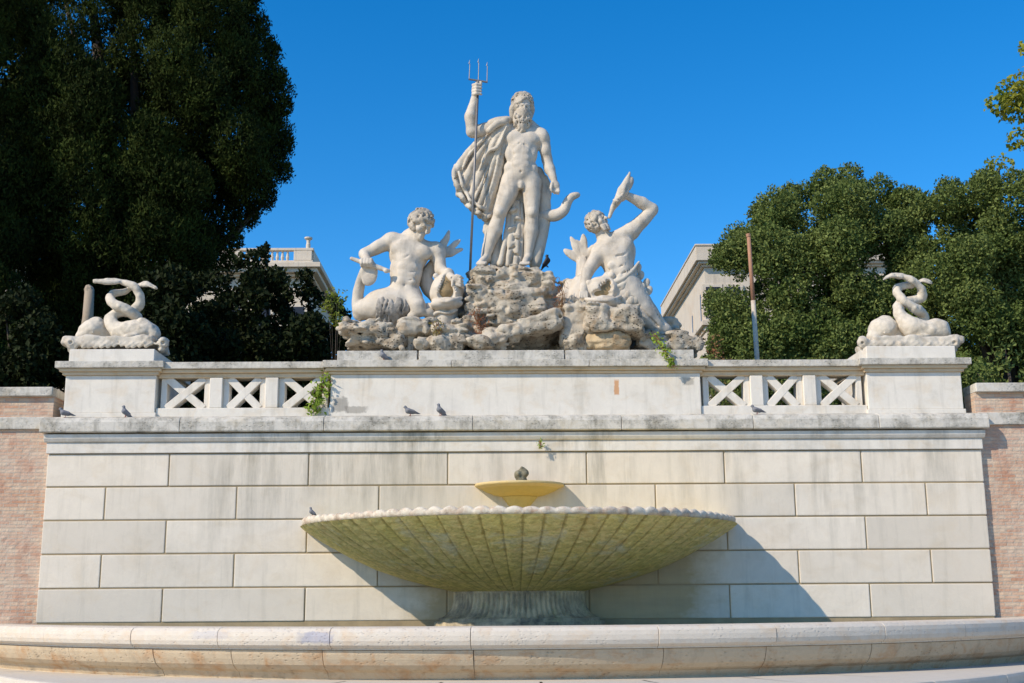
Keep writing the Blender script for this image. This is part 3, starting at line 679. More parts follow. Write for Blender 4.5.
# legs
s.cap((512, 182, 0), (500.5, 211, -5), 11.2, 7.0, 3).ell((510, 192, -5), (7, 15, 6), -20, k=3).ell((499.5, 212.5, -9), (4.6, 5.2, 4), k=1.5)
s.cap((499.5, 215, -4), (495, 230, -1), 6.2, 7.4, 2).cap((495, 230, -1), (486.5, 254, 0), 7.2, 4.6, 2)
s.cap((486, 257, 1), (481, 262.5, -11), 4.3, 3.2, 2).cap((487, 259, 4), (486, 256, 2), 4.2, 4, 2)
for i in range(5): s.cap((478.2+i*2.0, 262.6, -11-0.6*i), (476.6+i*2.0, 264, -15.5-0.5*i), 1.4, 1.2, 0.4)
s.cap((531, 182, 0), (532, 211, -3), 10.6, 7.0, 3).ell((532, 192, -4), (7, 15, 6), 3, k=3).ell((532, 212.5, -7), (4.6, 5.2, 4), k=1.5)
s.cap((532, 215, -2), (531, 231, 1), 6.2, 7.4, 2).cap((531, 231, 1), (528, 254, 1), 7.0, 4.4, 2)
s.cap((528, 257, 2), (525, 262.5, -11), 4.3, 3.3, 2).cap((528, 259, 5), (528, 256, 3), 4.2, 4, 2)
for i in range(5): s.cap((521.2+i*2.0, 262.8, -11.5), (520.4+i*2.0, 264, -16), 1.4, 1.2, 0.4)
# raised arm with the hand closed on the shaft
s.ell((503, 129, 0), (9, 8, 8.5), k=4).cap((501, 129.5, 0), (472.5, 132, -2), 7.2, 5.8, 3).ell((487, 128, -1), (9, 5.5, 6), k=3)
s.cap((472, 131.5, -2), (470.8, 116, -6), 5.9, 6.2, 2.5).cap((470.8, 116, -6), (475, 98, -9), 6.0, 3.9, 2)
s.ell((475.5, 90, -9), (4.0, 6.5, 4.4), -8, k=2)
for i in range(4):
    yy = 84.6+i*3.0
    s.cap((473.2, yy+0.6, -12), (476.2, yy, -14.6), 1.7, 1.6, 0.5).cap((476.2, yy, -14.6), (480.6, yy+0.2, -13.2), 1.6, 1.5, 0.5).cap((480.6, yy+0.2, -13.2), (481.2, yy+0.6, -10.2), 1.45, 1.3, 0.5)
s.cap((474.6, 86, -9.5), (477.5, 82.2, -9.5), 1.9, 1.7, 0.8).cap((477.5, 82.2, -9.5), (481.2, 82.6, -11.5), 1.7, 1.4, 0.6)
# lowered arm
s.ell((542, 138, 0), (7.4, 9.5, 8.2), k=3).cap((543, 139, 0), (547, 160, 2), 6.5, 5.2, 2.5).ell((545.5, 149, -2), (5, 8, 4.5), -10, k=2)
s.cap((547, 160, 2), (549.5, 169, 0), 5.2, 5.4, 2).cap((549.5, 169, 0), (554, 180, -4), 5.3, 3.4, 2)
s.ell((555.3, 185, -5), (4.2, 5.6, 3), 15, k=1.5)
for i, (dx, dy, ln) in enumerate(((2.6, 188, 6.2), (0.9, 189.3, 4.6), (-0.9, 189.4, 4.0), (-2.5, 188.8, 3.2))):
    x = 555.6+dx; s.cap((x, dy, -5), (x+0.6, dy+ln*0.55, -6.5), 1.55, 1.4, 0.5).cap((x+0.6, dy+ln*0.55, -6.5), (x+0.2-i*0.3, dy+ln, -5.6+i*0.8), 1.4, 1.15, 0.4)
s.cap((552, 183.5, -7), (551, 188, -8.5), 1.7, 1.5, 0.8).cap((551, 188, -8.5), (551.8, 191, -8.2), 1.5, 1.2, 0.4)
# neck and head
s.cap((522, 127, 2), (522, 113, -1), 7.4, 6.8, 3).cap((509, 127, 2), (520, 120, 3), 4.5, 5, 3).cap((536, 129, 2), (525, 120, 3), 4.5, 5, 3)
T = head(s, (522.3, 105.5, -3), 12.6, 14, 13, -3)
s.noise(0.006, 9, 5)
s.build('body', MARBLE, nept)
s = Sculpt(NY, 503, 545, 84, 140, -26, 20, 0.0165)
curls(s, T, 12.6, [(20, 90, -180, 180, 60, 0.13, 1.0), (-35, 30, 62, 298, 90, 0.14, 1.0), (44, 60, -62, 62, 22, 0.12, 0.5), (-60, -30, 70, 110, 14, 0.14, 1), (-60, -30, 250, 290, 14, 0.14, 1)], 11)
for e in (-1, 1):
    s.tube([T(0.62*e, 0.2, 0.1), T(0.78*e, -0.3, 0.05), T(0.70*e, -0.85, 0.0), T(0.62*e, -1.2, 0.05)], [2.6, 3.0, 2.8, 1.6], 1)
pick(s, T, 12.6, 60, 5, [(20, 85, -180, 180), (-35, 30, 62, 120), (-35, 30, 240, 298), (46, 62, -62, 62)]); s.build('hair', MARBLE_HAIR, nept)
s = Sculpt(NY, 500, 550, 95, 142, -34, 16, 0.0165); rr = random.Random(3)
s.cap(T(0, -0.55, 0.44), T(0.03, -1.15, 0.48), 7.6, 7.2, 2).cap(T(0.03, -1.15, 0.48), T(0.05, -1.6, 0.48), 7.0, 4.6, 2)
for i in range(70):
    a = rr.uniform(-1, 1); x0 = 0.68*a; z0 = 0.84-0.42*a*a; y0 = -0.42-0.26*(1-abs(a))+rr.uniform(-.1, .1)-rr.choice((0, 0, 0.45)); ln = rr.uniform(0.7, 1.45)*(1-0.25*abs(a))
    w = rr.uniform(-.14, .14)
    s.tube([T(x0, y0, z0), T(x0*0.95+w, y0-0.35*ln, z0+0.14), T(x0*0.8-w, y0-0.7*ln, z0+0.10), T(x0*0.72+w, y0-ln, z0-0.02)], [1.3, 1.5, 1.3, 0.7], 0.2, n=3)
for e in (-1, 1): s.tube([T(0.05*e, -0.33, 0.74), T(0.24*e, -0.42, 0.70), T(0.38*e, -0.72, 0.62)], [0.9, 1.1, 0.8], 0.3, n=3)
for _ in range(26):
    a = rr.uniform(-1, 1); q = T(0.66*a, rr.uniform(-1.35, -0.5), 0.98-0.42*a*a); s.cap(q, (q[0]+rr.uniform(-.8, .8), q[1]+rr.uniform(1, 2.5), q[2]+0.4), 0.95, 0.7, 0.25, True)
s.build('beard', MARBLE_HAIR, nept)
# cape
s = Sculpt(NY, 446, 560, 110, 270, -26, 32, 0.0175)
R = [[(505, 123, -4), (488, 133, 0), (472, 149, 4), (460, 165, 6), (455.5, 174, 6)],
     [(506, 124, -7), (491, 137, -3), (478, 155, 2), (467, 176, 5), (459.5, 194, 6)],
     [(507, 125, -8), (495, 140, -5), (485, 162, 0), (475, 188, 3), (468.5, 204, 5)],
     [(508, 127, -8), (499, 145, -5), (491, 170, 0), (482, 198, 2), (477, 212, 4)],
     [(509, 130, -6), (503, 150, -2), (497, 176, 1), (489, 204, 3), (485, 218, 4)],
     [(508, 132, 4), (505, 160, 6), (500, 190, 7), (494, 216, 7), (488, 244, 8)]]
for i, q in enumerate(R):
    s.tube(q, [2.8, 3.4, 4.0, 4.2, 3.8][:len(q)], 0.6)
    if i < len(R)-1:
        q2 = R[i+1]; m_ = [((a[0]+b_[0])/2, (a[1]+b_[1])/2, (a[2]+b_[2])/2+4.5) for a, b_ in zip(q, q2)]
        s.tube(m_, [2.8, 3.8, 4.4, 4.8, 4.2][:len(m_)], 0.8)
rr = random.Random(8)
for (a_, b_, t0) in ((0, 1, .5), (1, 2, .45), (2, 3, .55), (3, 4, .5), (4, 5, .5)):          # deep valleys between the folds
    q = [((R[a_][i][0]*(1-t0)+R[b_][i][0]*t0), (R[a_][i][1]+R[b_][i][1])/2, min(R[a_][i][2], R[b_][i][2])-3.2) for i in range(1, 5)]
    s.tube(q, [0.8, 1.7, 2.2, 1.6], 1.0, sub=True)
for q in ([(507, 127, -12), (497, 146, -10), (489, 152, -7), (479, 170, -3)], [(502, 142, -8), (497, 168, -4), (490, 188, -2), (483, 210, 0)], [(493, 128, -8), (481, 142, -4), (470, 154, 0), (462, 170, 3)], [(488, 168, -4), (479, 188, -1), (473, 204, 1)]):
    s.tube([(x+rr.uniform(-1, 1), y_, z_) for x, y_, z_ in q], [0.9, 1.5, 1.5, 0.9][:len(q)], 1.0)
s.tube([(485, 130, 6), (491, 124, -3), (500, 121, -7), (508, 120.5, -5), (512, 123, 6)], [3.4, 4, 4.2, 3.8, 3.4], 0.6)
s.tube([(489, 131, -8), (497, 124, -11), (506, 121, -9), (511, 120, 2)], [3, 3.4, 3.4, 3], 0.6)
for q, w in (([(455.5, 166, 6), (454, 176, 2), (457.5, 186, 0), (459, 193, 5), (463, 198, -1), (466, 204, 6), (470, 207, -2), (474, 212, 5), (479, 213, -2), (482, 217, 6), (488, 217, -1), (492, 213, 7)], 2.4),
             ([(459, 172, 1), (462, 184, -2), (466, 192, 2), (470, 200, -3), (475, 203, 1), (480, 207, -3), (486, 210, 1)], 1.7)):
    s.tube(q, w, 0.6, n=4)
for (x, y_, z_) in [(458, 190, 0), (464.5, 202, 0), (472, 211, 0), (481, 216.5, 0), (456, 178, 1), (489, 218, 1)]:
    s.ell((x, y_+1.5, z_), (2.6, 1.5, 3.2), rr.uniform(20, 50), k=0.4, sub=True)
# cloth falling behind and between the legs
for q in ([(513, 178, 9), (513, 210, 9), (508, 238, 6), (500, 264, 4)], [(518, 182, 9), (517, 214, 8), (514, 240, 4), (508, 266, 2)],
          [(523, 186, 9), (521, 216, 8), (519, 242, 4), (515, 266, 1)], [(527, 190, 10), (525, 220, 9), (523, 246, 6), (520, 266, 3)],
          [(500, 205, 8), (498, 235, 7), (494, 264, 6)], [(492, 215, 9), (488, 240, 8), (484, 266, 7)]):
    s.tube(q, [4.2]*len(q), 0.8)
for q, w in (([(509, 205, 4), (507, 230, 1), (503, 250, -1), (500, 264, -2)], 2.6), ([(514, 198, 4), (512, 225, 1), (510, 248, -2), (508, 265, -3)], 2.8), ([(518, 202, 4), (518, 228, 1), (517, 248, -2), (515, 265, -3)], 2.8), ([(522, 205, 5), (522.5, 230, 2), (521, 250, 0), (519, 265, -1)], 2.2)):
    s.tube(q, w, 0.5)
for (x, y_, w) in [(513, 213, 5), (517.5, 221, 4), (511, 231, 5), (517, 238, 4.5), (512, 247, 5), (516, 254, 4)]:      # pleats stacked one over the other
    sg = 24 if w > 4.6 else -20; s.ell((x, y_-2.5, -1), (w, 2.2, 3.4), sg, k=1.0); s.ell((x+0.5, y_+0.8, -3.6), (w*0.8, 1.0, 3.2), sg, k=0.5, sub=True)
s.tube([(538, 172, 9), (543, 195, 10), (543, 222, 9), (540, 242, 8), (535, 264, 6)], [5.5, 7, 6.5, 6, 6], 2)
s.tube([(545, 178, 8), (548, 190, 9), (545, 210, 8)], [3, 3.5, 3], 1)
s.noise(0.010, 8, 9)
s.build('cape', MARBLE_CAPE, nept)
s = Sculpt(NY, 528, 590, 185, 260, -10, 24, 0.0175)
s.tube([(536, 246, 8), (539, 232, 9), (541, 218, 8), (548, 216, 6), (557, 215, 4), (564, 210, 3), (567, 203, 3), (571, 197.5, 3), (577.5, 195, 4)], [5, 5.5, 6, 6, 5.4, 4.8, 4.2, 3.8, 2.6], 1)
s.noise(0.012, 7, 2).build('serpent_tail', MARBLE, nept)
# trident
IRON = plain('grey_iron', (0.23, 0.22, 0.21), 0.55, 0.7, 0.35, 9)
tri = thing('trident', 'thin grey metal trident upright in the raised hand of the bearded statue', 'trident', P(469.8, 278, NY-0.13))
def PT(x, y, d): return P(x, y, NY+d*0.0208)
sh = MB().tube([PT(478.3, 81, -11.3), PT(469.7, 280, -11.3)], 0.026, 10); sh.build('shaft', IRON, tri, smooth=True)
MB().tube([PT(468.6, 79.2, -11.3), PT(478.4, 80.6, -11.3), PT(487.6, 82.2, -11.3)], 0.020, 8).build('crossbar', IRON, tri)
for (x0, y0, x1, y1) in ((469.2, 79, 469.9, 60), (478.4, 80, 478.8, 58.5), (487, 81.8, 487.4, 62)):
    MB().tube([PT(x0, y0, -11.3), PT(x1, y1+4, -11.3), PT(x1-0.8, y1+3.8, -11.3), PT(x1, y1, -11.3)], [0.010, 0.009, 0.014, 0.003], 6).build('prong', IRON, tri)

# ---- the left merman
LY = 1.45
tl = statue('statue', 'seated young marble merman looking down, left of the tall statue, gripping his tail', 'statue', P(400, 330, LY), 'marble mermen beside the tall statue')
s = Sculpt(LY, 340, 470, 198, 336, -34, 26, 0.0175)
s.ell((409, 254, 0), (20, 19, 13), -8, k=3).cap((395, 241, 1), (433, 250, 1), 8, 7.8, 5).cap((408, 236, 2), (418, 231, 1), 6.5, 6.5, 3)
s.ell((401.5, 248.5, -8.2), (10.5, 8, 5.5), 4, k=2.6).ell((421.5, 252.5, -8.2), (10, 7.8, 5.5), -14, k=2.6)
s.cap((408, 263, -1), (404, 289, -1), 14.8, 14.4, 4).ell((404, 296, 0), (18.5, 12, 14), k=4)
for i in range(3):
    s.ell((402.8-i*0.7, 266+7.5*i, -13.6), (4.8, 4, 2.2), k=2).ell((412.5-i*0.8, 267+7.5*i, -13.3), (4.8, 4, 2.2), k=2)
s.ell((395, 272, -5), (5, 11, 6), 6, k=3).ell((417, 273, -5), (5, 11, 6), -8, k=3)
s.tube([(409, 245, -16), (408, 258, -17.5), (405, 276, -18)], 1.0, 0.8, sub=True).ell((404.5, 285, -17), (1.6, 1.9, 3), k=0.6, sub=True)
s.tube([(390, 285, -12), (398, 291, -16), (406, 293, -17), (414, 291, -15), (420, 285, -10)], 1.0, 0.9, sub=True)
s.tube([(391, 252, -12), (396, 256.5, -15), (404, 257.5, -16), (409, 255, -15.5)], 1.1, 0.7, sub=True).tube([(413, 258, -15.5), (419, 261, -15), (427, 259, -12)], 1.1, 0.7, sub=True)
s.tube([(393, 270, -14), (404, 271.5, -17), (415, 272, -14)], 0.7, 0.6, sub=True).tube([(392, 279, -13), (403, 280, -17), (413, 280, -14)], 0.7, 0.6, sub=True)
s.ell((392, 241, 0), (9, 8.8, 9), k=4).cap((389, 242, 0), (364.5, 254, -4), 7.8, 5.4, 3).ell((379, 246, -3), (9, 5.6, 6), 25, k=3)
s.cap((364.5, 254, -4), (366.5, 260, -14), 5.2, 4.2, 2).ell((366.5, 261, -16), (5.4, 4.4, 4), k=2)
for i in range(4):
    x = 361.5+i*3.1; s.cap((x+0.4, 259.5, -19), (x, 263, -20.5), 1.8, 1.7, 0.5).cap((x, 263, -20.5), (x-0.2, 266.3, -18), 1.6, 1.4, 0.5)
s.cap((371, 260, -17), (374, 264, -17.5), 1.9, 1.5, 0.6)
s.ell((437, 252, 0), (8.6, 10.5, 9), k=4).cap((437.5, 253, 0), (441, 270, -4), 7.2, 5.8, 3).cap((441, 270, -4), (453, 278.5, -16), 5.6, 4, 2)
s.ell((455.5, 279.5, -18), (4.6, 4.4, 3.4), -30, k=1.5)
for i in range(4):
    y_ = 275.5+i*3.0; s.cap((456.5, y_, -19.5), (460.2, y_+1.2, -20), 1.6, 1.5, 0.4).cap((460.2, y_+1.2, -20), (463, y_+3.0, -17), 1.5, 1.2, 0.4)
s.cap((453, 281, -20), (452, 286, -21), 1.7, 1.3, 0.5)
# haunch, tail and the knee in front
s.ell((386, 305, -3), (25, 17, 17), 6, k=4).ell((367, 310, 0), (14, 10, 12), k=4).ell((399, 304, -5), (16, 15, 14), k=3)
s.cap((410, 297, -6), (418, 306, -15), 11.5, 8, 3).ell((419, 311, -16), (8, 6, 6), -10, k=2).ell((429, 313, -13), (6, 5.5, 6), k=2).ell((413, 316, -14), (6, 5, 5), k=2)
s.tube([(360, 314, 2), (357.5, 300, 1), (360, 284, -4), (364.5, 268, -14)], [7, 5.4, 4.6, 3.2], 1.5)
s.cap((364, 263, -17), (351.5, 258.6, -17), 2.8, 1.9, 0.8).cap((370, 264, -17), (380, 268, -17), 2.6, 2.2, 0.8).cap((380, 268, -17), (388.5, 271, -18), 2.2, 1.8, 0.8)
s.ell((369.5, 275, -13), (8, 11.5, 2.4), -12, k=1.5).ell((386, 270.8, -19), (2.6, 2.4, 2), k=0.5)
s.cap((413, 241, 0), (419, 230, -4), 8, 7.4, 3)
T = head(s, (420.5, 225, -8), 15.0, 40, 16, -14)
s.noise(0.007, 8, 15)
s.build('body', MARBLE, tl)
s = Sculpt(LY, 396, 448, 196, 250, -32, 20, 0.0175)
curls(s, T, 15.0, [(15, 90, -180, 180, 60, 0.14, 0.9), (-45, 20, 78, 282, 95, 0.15, 0.9), (34, 56, -65, 65, 26, 0.12, 0.45)], 21)
pick(s, T, 15.0, 70, 6, [(20, 85, -180, 180), (-40, 20, 80, 130), (-40, 20, 230, 280), (34, 56, -65, 65), (34, 56, -65, 65)]); s.build('hair', MARBLE_HAIR, tl)
FURST = stone('streaked_carved_fur', (0.46, 0.42, 0.36), (0.06, 0.055, 0.05), (0.32, 0.25, 0.17), 0.85, 0.4, 1.8, 0.9, 0.4, gpos=0.42)
s = Sculpt(LY, 362, 428, 282, 338, -38, 12, 0.0175); rr = random.Random(5)
def haunch(x, y_):
    best = 30.0
    for (cx_, cy_, cz_, a, b_, c_) in ((386, 305, -3, 25, 17, 17), (399, 304, -5, 16, 15, 14)):
        q = 1-((x-cx_)/a)**2-((y_-cy_)/b_)**2
        if q > 0: best = min(best, cz_-c_*math.sqrt(q))
    return best
for i in range(110):                                                # shaggy carved fur
    x, y_ = rr.uniform(378, 410), rr.uniform(293, 318); d0 = haunch(x, y_)
    if d0 > 5: continue
    ln = rr.uniform(7, 14); bend = rr.uniform(-3.5, 0.5); pts = [(x, y_, d0+0.6), (x+bend*0.5, y_+ln*0.5, min(haunch(x+bend*0.5, y_+ln*0.5), d0+4)-0.9), (x+bend, y_+ln, min(haunch(x+bend, y_+ln), d0+7)-1.2)]
    s.tube(pts, [0.8, 1.35, 0.7], 0.25, n=3)
s.build('fur_skirt', FURST, tl)

# ---- the open mouthed fish beside him
def petals(s, root, tips, r0, d, k=1.2):
    for (x, y_) in tips:
        dx, dy = x-root[0], y_-root[1]; L = math.hypot(dx, dy); ang_ = math.degrees(math.atan2(-dy, dx))
        s.ell((root[0]+dx*0.5, root[1]+dy*0.5, d), (L*0.56, r0, 2.2), ang_, k=k)
        s.tube([(root[0]+dx*0.25, root[1]+dy*0.25, d-3.4), (root[0]+dx*0.9, root[1]+dy*0.9, d-2.6)], 0.9, 0.6, sub=True, n=3)
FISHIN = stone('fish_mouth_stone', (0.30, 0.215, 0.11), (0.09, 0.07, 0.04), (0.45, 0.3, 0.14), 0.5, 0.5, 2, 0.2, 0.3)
dl = statue('stone_fish', 'marble fish head with tall open mouth under the right hand of the seated left merman', 'stone fish', P(446, 325, LY), 'open mouthed marble fish')
s = Sculpt(LY, 416, 476, 224, 336, -34, 26, 0.0175)
s.ell((446.5, 293, -9), (16.5, 20, 13), k=3).cap((448, 274, -9), (446.5, 290, -9), 6.5, 14.5, 2).cap((446, 305, -6), (444, 330, -4), 12.5, 13, 3)
s.cap((447.6, 276.5, -18.5), (446.2, 291, -26), 4.4, 11.2, 0.8, sub=True).ell((446, 296, -27), (11.5, 4.5, 9), k=0.8, sub=True)
s.ell((446.5, 304, -17), (16, 6.5, 10.5), 3, k=1.5).tube([(433, 300, -17), (440, 301, -25), (447, 301.5, -27), (454, 300, -25), (461, 298, -17)], 1.8, 1.0)
for i in range(7):
    a = i/6; s.cap((437.5+4.5*a, 292-15*a, -20.0), (438.7+4.5*a, 292.5-15*a, -20.6), 0.9, 0.6, 0.3).cap((456.5-5*a, 292-15*a, -20.0), (455.4-5*a, 292.5-15*a, -20.6), 0.9, 0.6, 0.3)
s.ell((461, 288, -9), (4, 6, 5), k=2).ell((436, 276, -12), (3, 3, 3), k=1)
s.ell((430, 309, -8), (8, 6, 6), k=2).tube([(432, 316, -14), (439, 312, -18), (448, 313, -19), (457, 310, -16)], 1.6, 0.6)
s.tube([(442, 300, 4), (430, 288, 9), (425, 277, 9), (432, 267, 9), (440, 256, 9)], [9, 7.5, 6.2, 5, 4], 2)
petals(s, (440, 257), [(449, 230.5), (459.5, 240), (462, 249), (443, 240)], 3.6, 9)
s.noise(0.012, 8, 25).build('body', MARBLE, dl)
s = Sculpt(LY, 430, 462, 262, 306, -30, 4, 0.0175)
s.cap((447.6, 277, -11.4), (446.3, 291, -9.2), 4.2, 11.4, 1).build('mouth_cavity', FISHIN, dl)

# ---- the right merman blowing a shell
RY = 1.45
trt = statue('statue', 'marble merman leaning back and blowing a conch, right of the tall statue', 'statue', P(625, 320, RY), 'marble mermen beside the tall statue')
s = Sculpt(RY, 570, 684, 180, 345, -32, 26, 0.0175)
s.ell((616, 252, 0), (20, 19, 13), 14, k=3).cap((600, 250, -1), (630, 232, 0), 8.5, 8.8, 5)
s.ell((607, 252, -8.2), (9.5, 7.8, 5.5), 12, k=2.6).ell((624, 245.5, -8.2), (9.5, 7.8, 5.5), 32, k=2.6)
s.cap((617, 261, -1), (624, 284, -2), 15.6, 15, 4).ell((625.5, 288, 0), (18.5, 12.5, 14), -12, k=4)
for i in range(3): s.ell((611.5+i*2.5, 266+7*i, -14), (4.6, 3.8, 2.2), k=2).ell((621.5+i*2, 263+7*i, -14), (4.6, 3.8, 2.2), k=2)
s.tube([(612, 248, -16), (615, 260, -18), (620, 276, -18.5)], 1.0, 0.8, sub=True)
s.tube([(626, 290, 0), (637, 306, 0), (650, 320, 0), (663, 331, 2)], [17, 15, 11, 6.5], 3).ell((641, 312, -7), (11, 15, 8), 35, k=3).ell((664.5, 329, 0), (7.5, 6, 6), -30, k=2)
s.tube([(632, 297, -16), (645, 313, -15), (658, 326, -8)], 1.1, 0.8, sub=True).tube([(643, 296, -12), (655, 312, -9), (665, 324, -6)], 1.0, 0.8, sub=True)
s.cap((617, 300, -2), (612, 340, -2), 15, 14, 4)
s.tube([(598, 257, -12), (604, 261, -15), (612, 259, -16)], 1.1, 0.7, sub=True).tube([(617, 256, -16), (625, 254, -15), (632, 247, -12)], 1.1, 0.7, sub=True)
s.tube([(606, 270, -14), (615, 269, -17.5), (625, 264, -15)], 0.8, 0.6, sub=True).tube([(609, 277, -14), (619, 275, -17.5), (629, 270, -14)], 0.8, 0.6, sub=True)
s.cap((632, 231, 0), (652, 211, 0), 8.2, 6.0, 3).ell((642, 222, -2), (8.5, 5.4, 6), 45, k=2.5).ell((652.5, 209.5, 0), (5, 5, 5), k=2)
s.cap((652, 209, 0), (642, 203, -3), 5.9, 6.0, 2).cap((642, 203, -3), (628, 196, -8), 5.9, 4.0, 2)
s.ell((621.5, 197.5, -9), (5.4, 4.4, 3.6), 20, k=2)
for i in range(4):
    q = (613.2+i*3.0, 203.6-i*2.9); s.cap((q[0]+3.4, q[1]-3.2, -13), (q[0]+0.6, q[1]-0.8, -15.5), 1.8, 1.7, 0.4).cap((q[0]+0.6, q[1]-0.8, -15.5), (q[0]+0.4, q[1]+2.6, -14.2), 1.6, 1.3, 0.4)
s.cap((618, 200, -6), (612.5, 205.5, -3), 1.9, 1.5, 0.7)
s.cap((599, 254, -3), (587.5, 272, -8), 8, 6, 3).cap((587.5, 272, -8), (584, 287, -13), 5.6, 4.4, 2).ell((583.5, 290, -16), (4.4, 5, 3.4), k=1.5)
for i in range(4): s.cap((580.5+i*2.2, 292.5, -18), (579.8+i*2.4, 297.5, -19), 1.4, 1.2, 0.4)
s.cap((605, 241, 0), (600.5, 228, -1), 7.6, 6.8, 3)
T = head(s, (598, 223.5, -3), 12.8, 58, -42, -4, 0.06)
s.noise(0.007, 8, 35).build('body', MARBLE, trt)
s = Sculpt(RY, 576, 620, 202, 250, -26, 22, 0.0175)
curls(s, T, 12.8, [(10, 90, -180, 180, 60, 0.14, 0.9), (-50, 20, 70, 290, 95, 0.15, 0.9), (20, 42, -68, 68, 24, 0.13, 0.7)], 31)
for i in range(14):
    a = rr.uniform(-1, 1); s.cap(T(0.45*a, -0.55, 0.55-0.2*a*a), T(0.4*a, -0.95, 0.5-0.15*a*a), 1.6, 1.0, 0.4)
pick(s, T, 12.8, 70, 7, [(20, 85, -180, 180), (-40, 20, 72, 180), (-40, 20, 180, 288)]); s.build('hair', MARBLE_HAIR, trt)
s = Sculpt(RY, 594, 668, 250, 345, -34, 20, 0.0175)
for j in range(4):                                                  # overlapping scales round the hips
    for i in range(8):
        u = i/7; x = 606+u*32+j*4.2-(3 if j % 2 else 0)*0.5; y_ = 288+j*7.5-u*18-(2 if i % 2 else 0); dd = -17+18*(abs(u-0.42)**2.0)*2.2
        s.ell((x, y_, dd+1), (3.6, 5.2, 2.2), -18, k=0.4)
s.tube([(604, 280, -11), (613, 282, -16), (624, 278, -16.5), (633, 270, -12), (639, 262, -5)], [1.4, 1.9, 2.0, 1.7, 1.2], 1.0).tube([(606, 286, -12), (616, 287, -16.5), (628, 281, -15.5), (637, 272, -9)], [1.2, 1.7, 1.7, 1.2], 1.0)
s.build('scale_skirt', MARBLE_CAPE, trt)
con = statue('conch_shell', 'pale stone conch shell raised to the mouth of the right merman', 'conch', P(618, 205, RY-0.2))
s = Sculpt(RY, 600, 642, 162, 222, -24, 12, 0.014)
s.tube([(609.5, 217, -9), (613, 208, -10), (618, 200, -11), (623.5, 190.5, -11)], [1.5, 2.6, 3.8, 5.6], 0.8).cap((623.5, 190.5, -11), (629.8, 172.5, -10), 5.8, 0.8, 1)
s.ell((629.5, 184, -8), (3.6, 8, 4), -18, k=1.5).ell((627.8, 186, -17), (1.7, 8, 4), -18, k=0.5, sub=True)
for i in range(3): s.tube([(613.5+i*3.2, 200-i*4.5, -13), (616.5+i*3.2, 201-i*4.5, -15.5), (620+i*3.2, 201.5-i*4.5, -13)], 1.0, 1.0)
s.noise(0.006, 12, 4).build('shell', MARBLE, con)

dr = statue('stone_fish', 'marble fish head with wide open mouth on the rock below the conch blower', 'stone fish', P(602, 310, RY), 'open mouthed marble fish')
s = Sculpt(RY, 556, 632, 228, 345, -40, 24, 0.0175)
s.ell((602.5, 291, -9), (19, 15, 14), 6, k=3).cap((608, 277, -11), (602, 290, -9), 5.5, 13, 2).cap((600, 305, -6), (598, 335, -4), 15, 17, 3)
s.ell((602, 292.5, -25), (13.5, 5.5, 9), 4, k=0.7, sub=True).ell((606.5, 286, -24), (8, 6, 8), k=0.7, sub=True).ell((609, 281.5, -22), (3.5, 4, 6), k=0.7, sub=True)
s.ell((603.5, 303, -17), (17.5, 7, 12), k=1.5).tube([(586, 299, -20), (594, 300, -27), (604, 300.5, -29), (613, 299.5, -26), (620, 297, -18)], 1.8, 1.0)
for i in range(8): s.cap((590+2.1*i, 293-1.8*i, -20.5), (590.6+2.1*i, 294.4-1.8*i, -21.4), 0.9, 0.6, 0.3)
s.ell((611.5, 275.5, -15), (3.6, 3.4, 3.6), k=0.8).ell((589, 283, -15), (3.2, 3, 3.2), k=0.8)
s.cap((582, 284, -2), (577, 320, -4), 10, 13, 4).cap((570, 285, 4), (563, 300, 0), 6, 8, 4).cap((577, 315, -6), (574, 345, -8), 12, 13, 4)
s.cap((583, 262, 8), (583, 284, 5), 6.5, 8, 3); petals(s, (584, 263), [(571, 236.5), (583.5, 234), (565, 250), (594, 245), (577, 240)], 4.2, 8)
s.noise(0.012, 7, 45).build('body', MARBLE, dr)
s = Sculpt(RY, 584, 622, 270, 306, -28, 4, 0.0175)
s.ell((602.5, 291.5, -14.5), (14.5, 7, 4), k=1).ell((606.5, 285.5, -14), (9.5, 7, 4), k=1).build('mouth_cavity', FISHIN, dr)

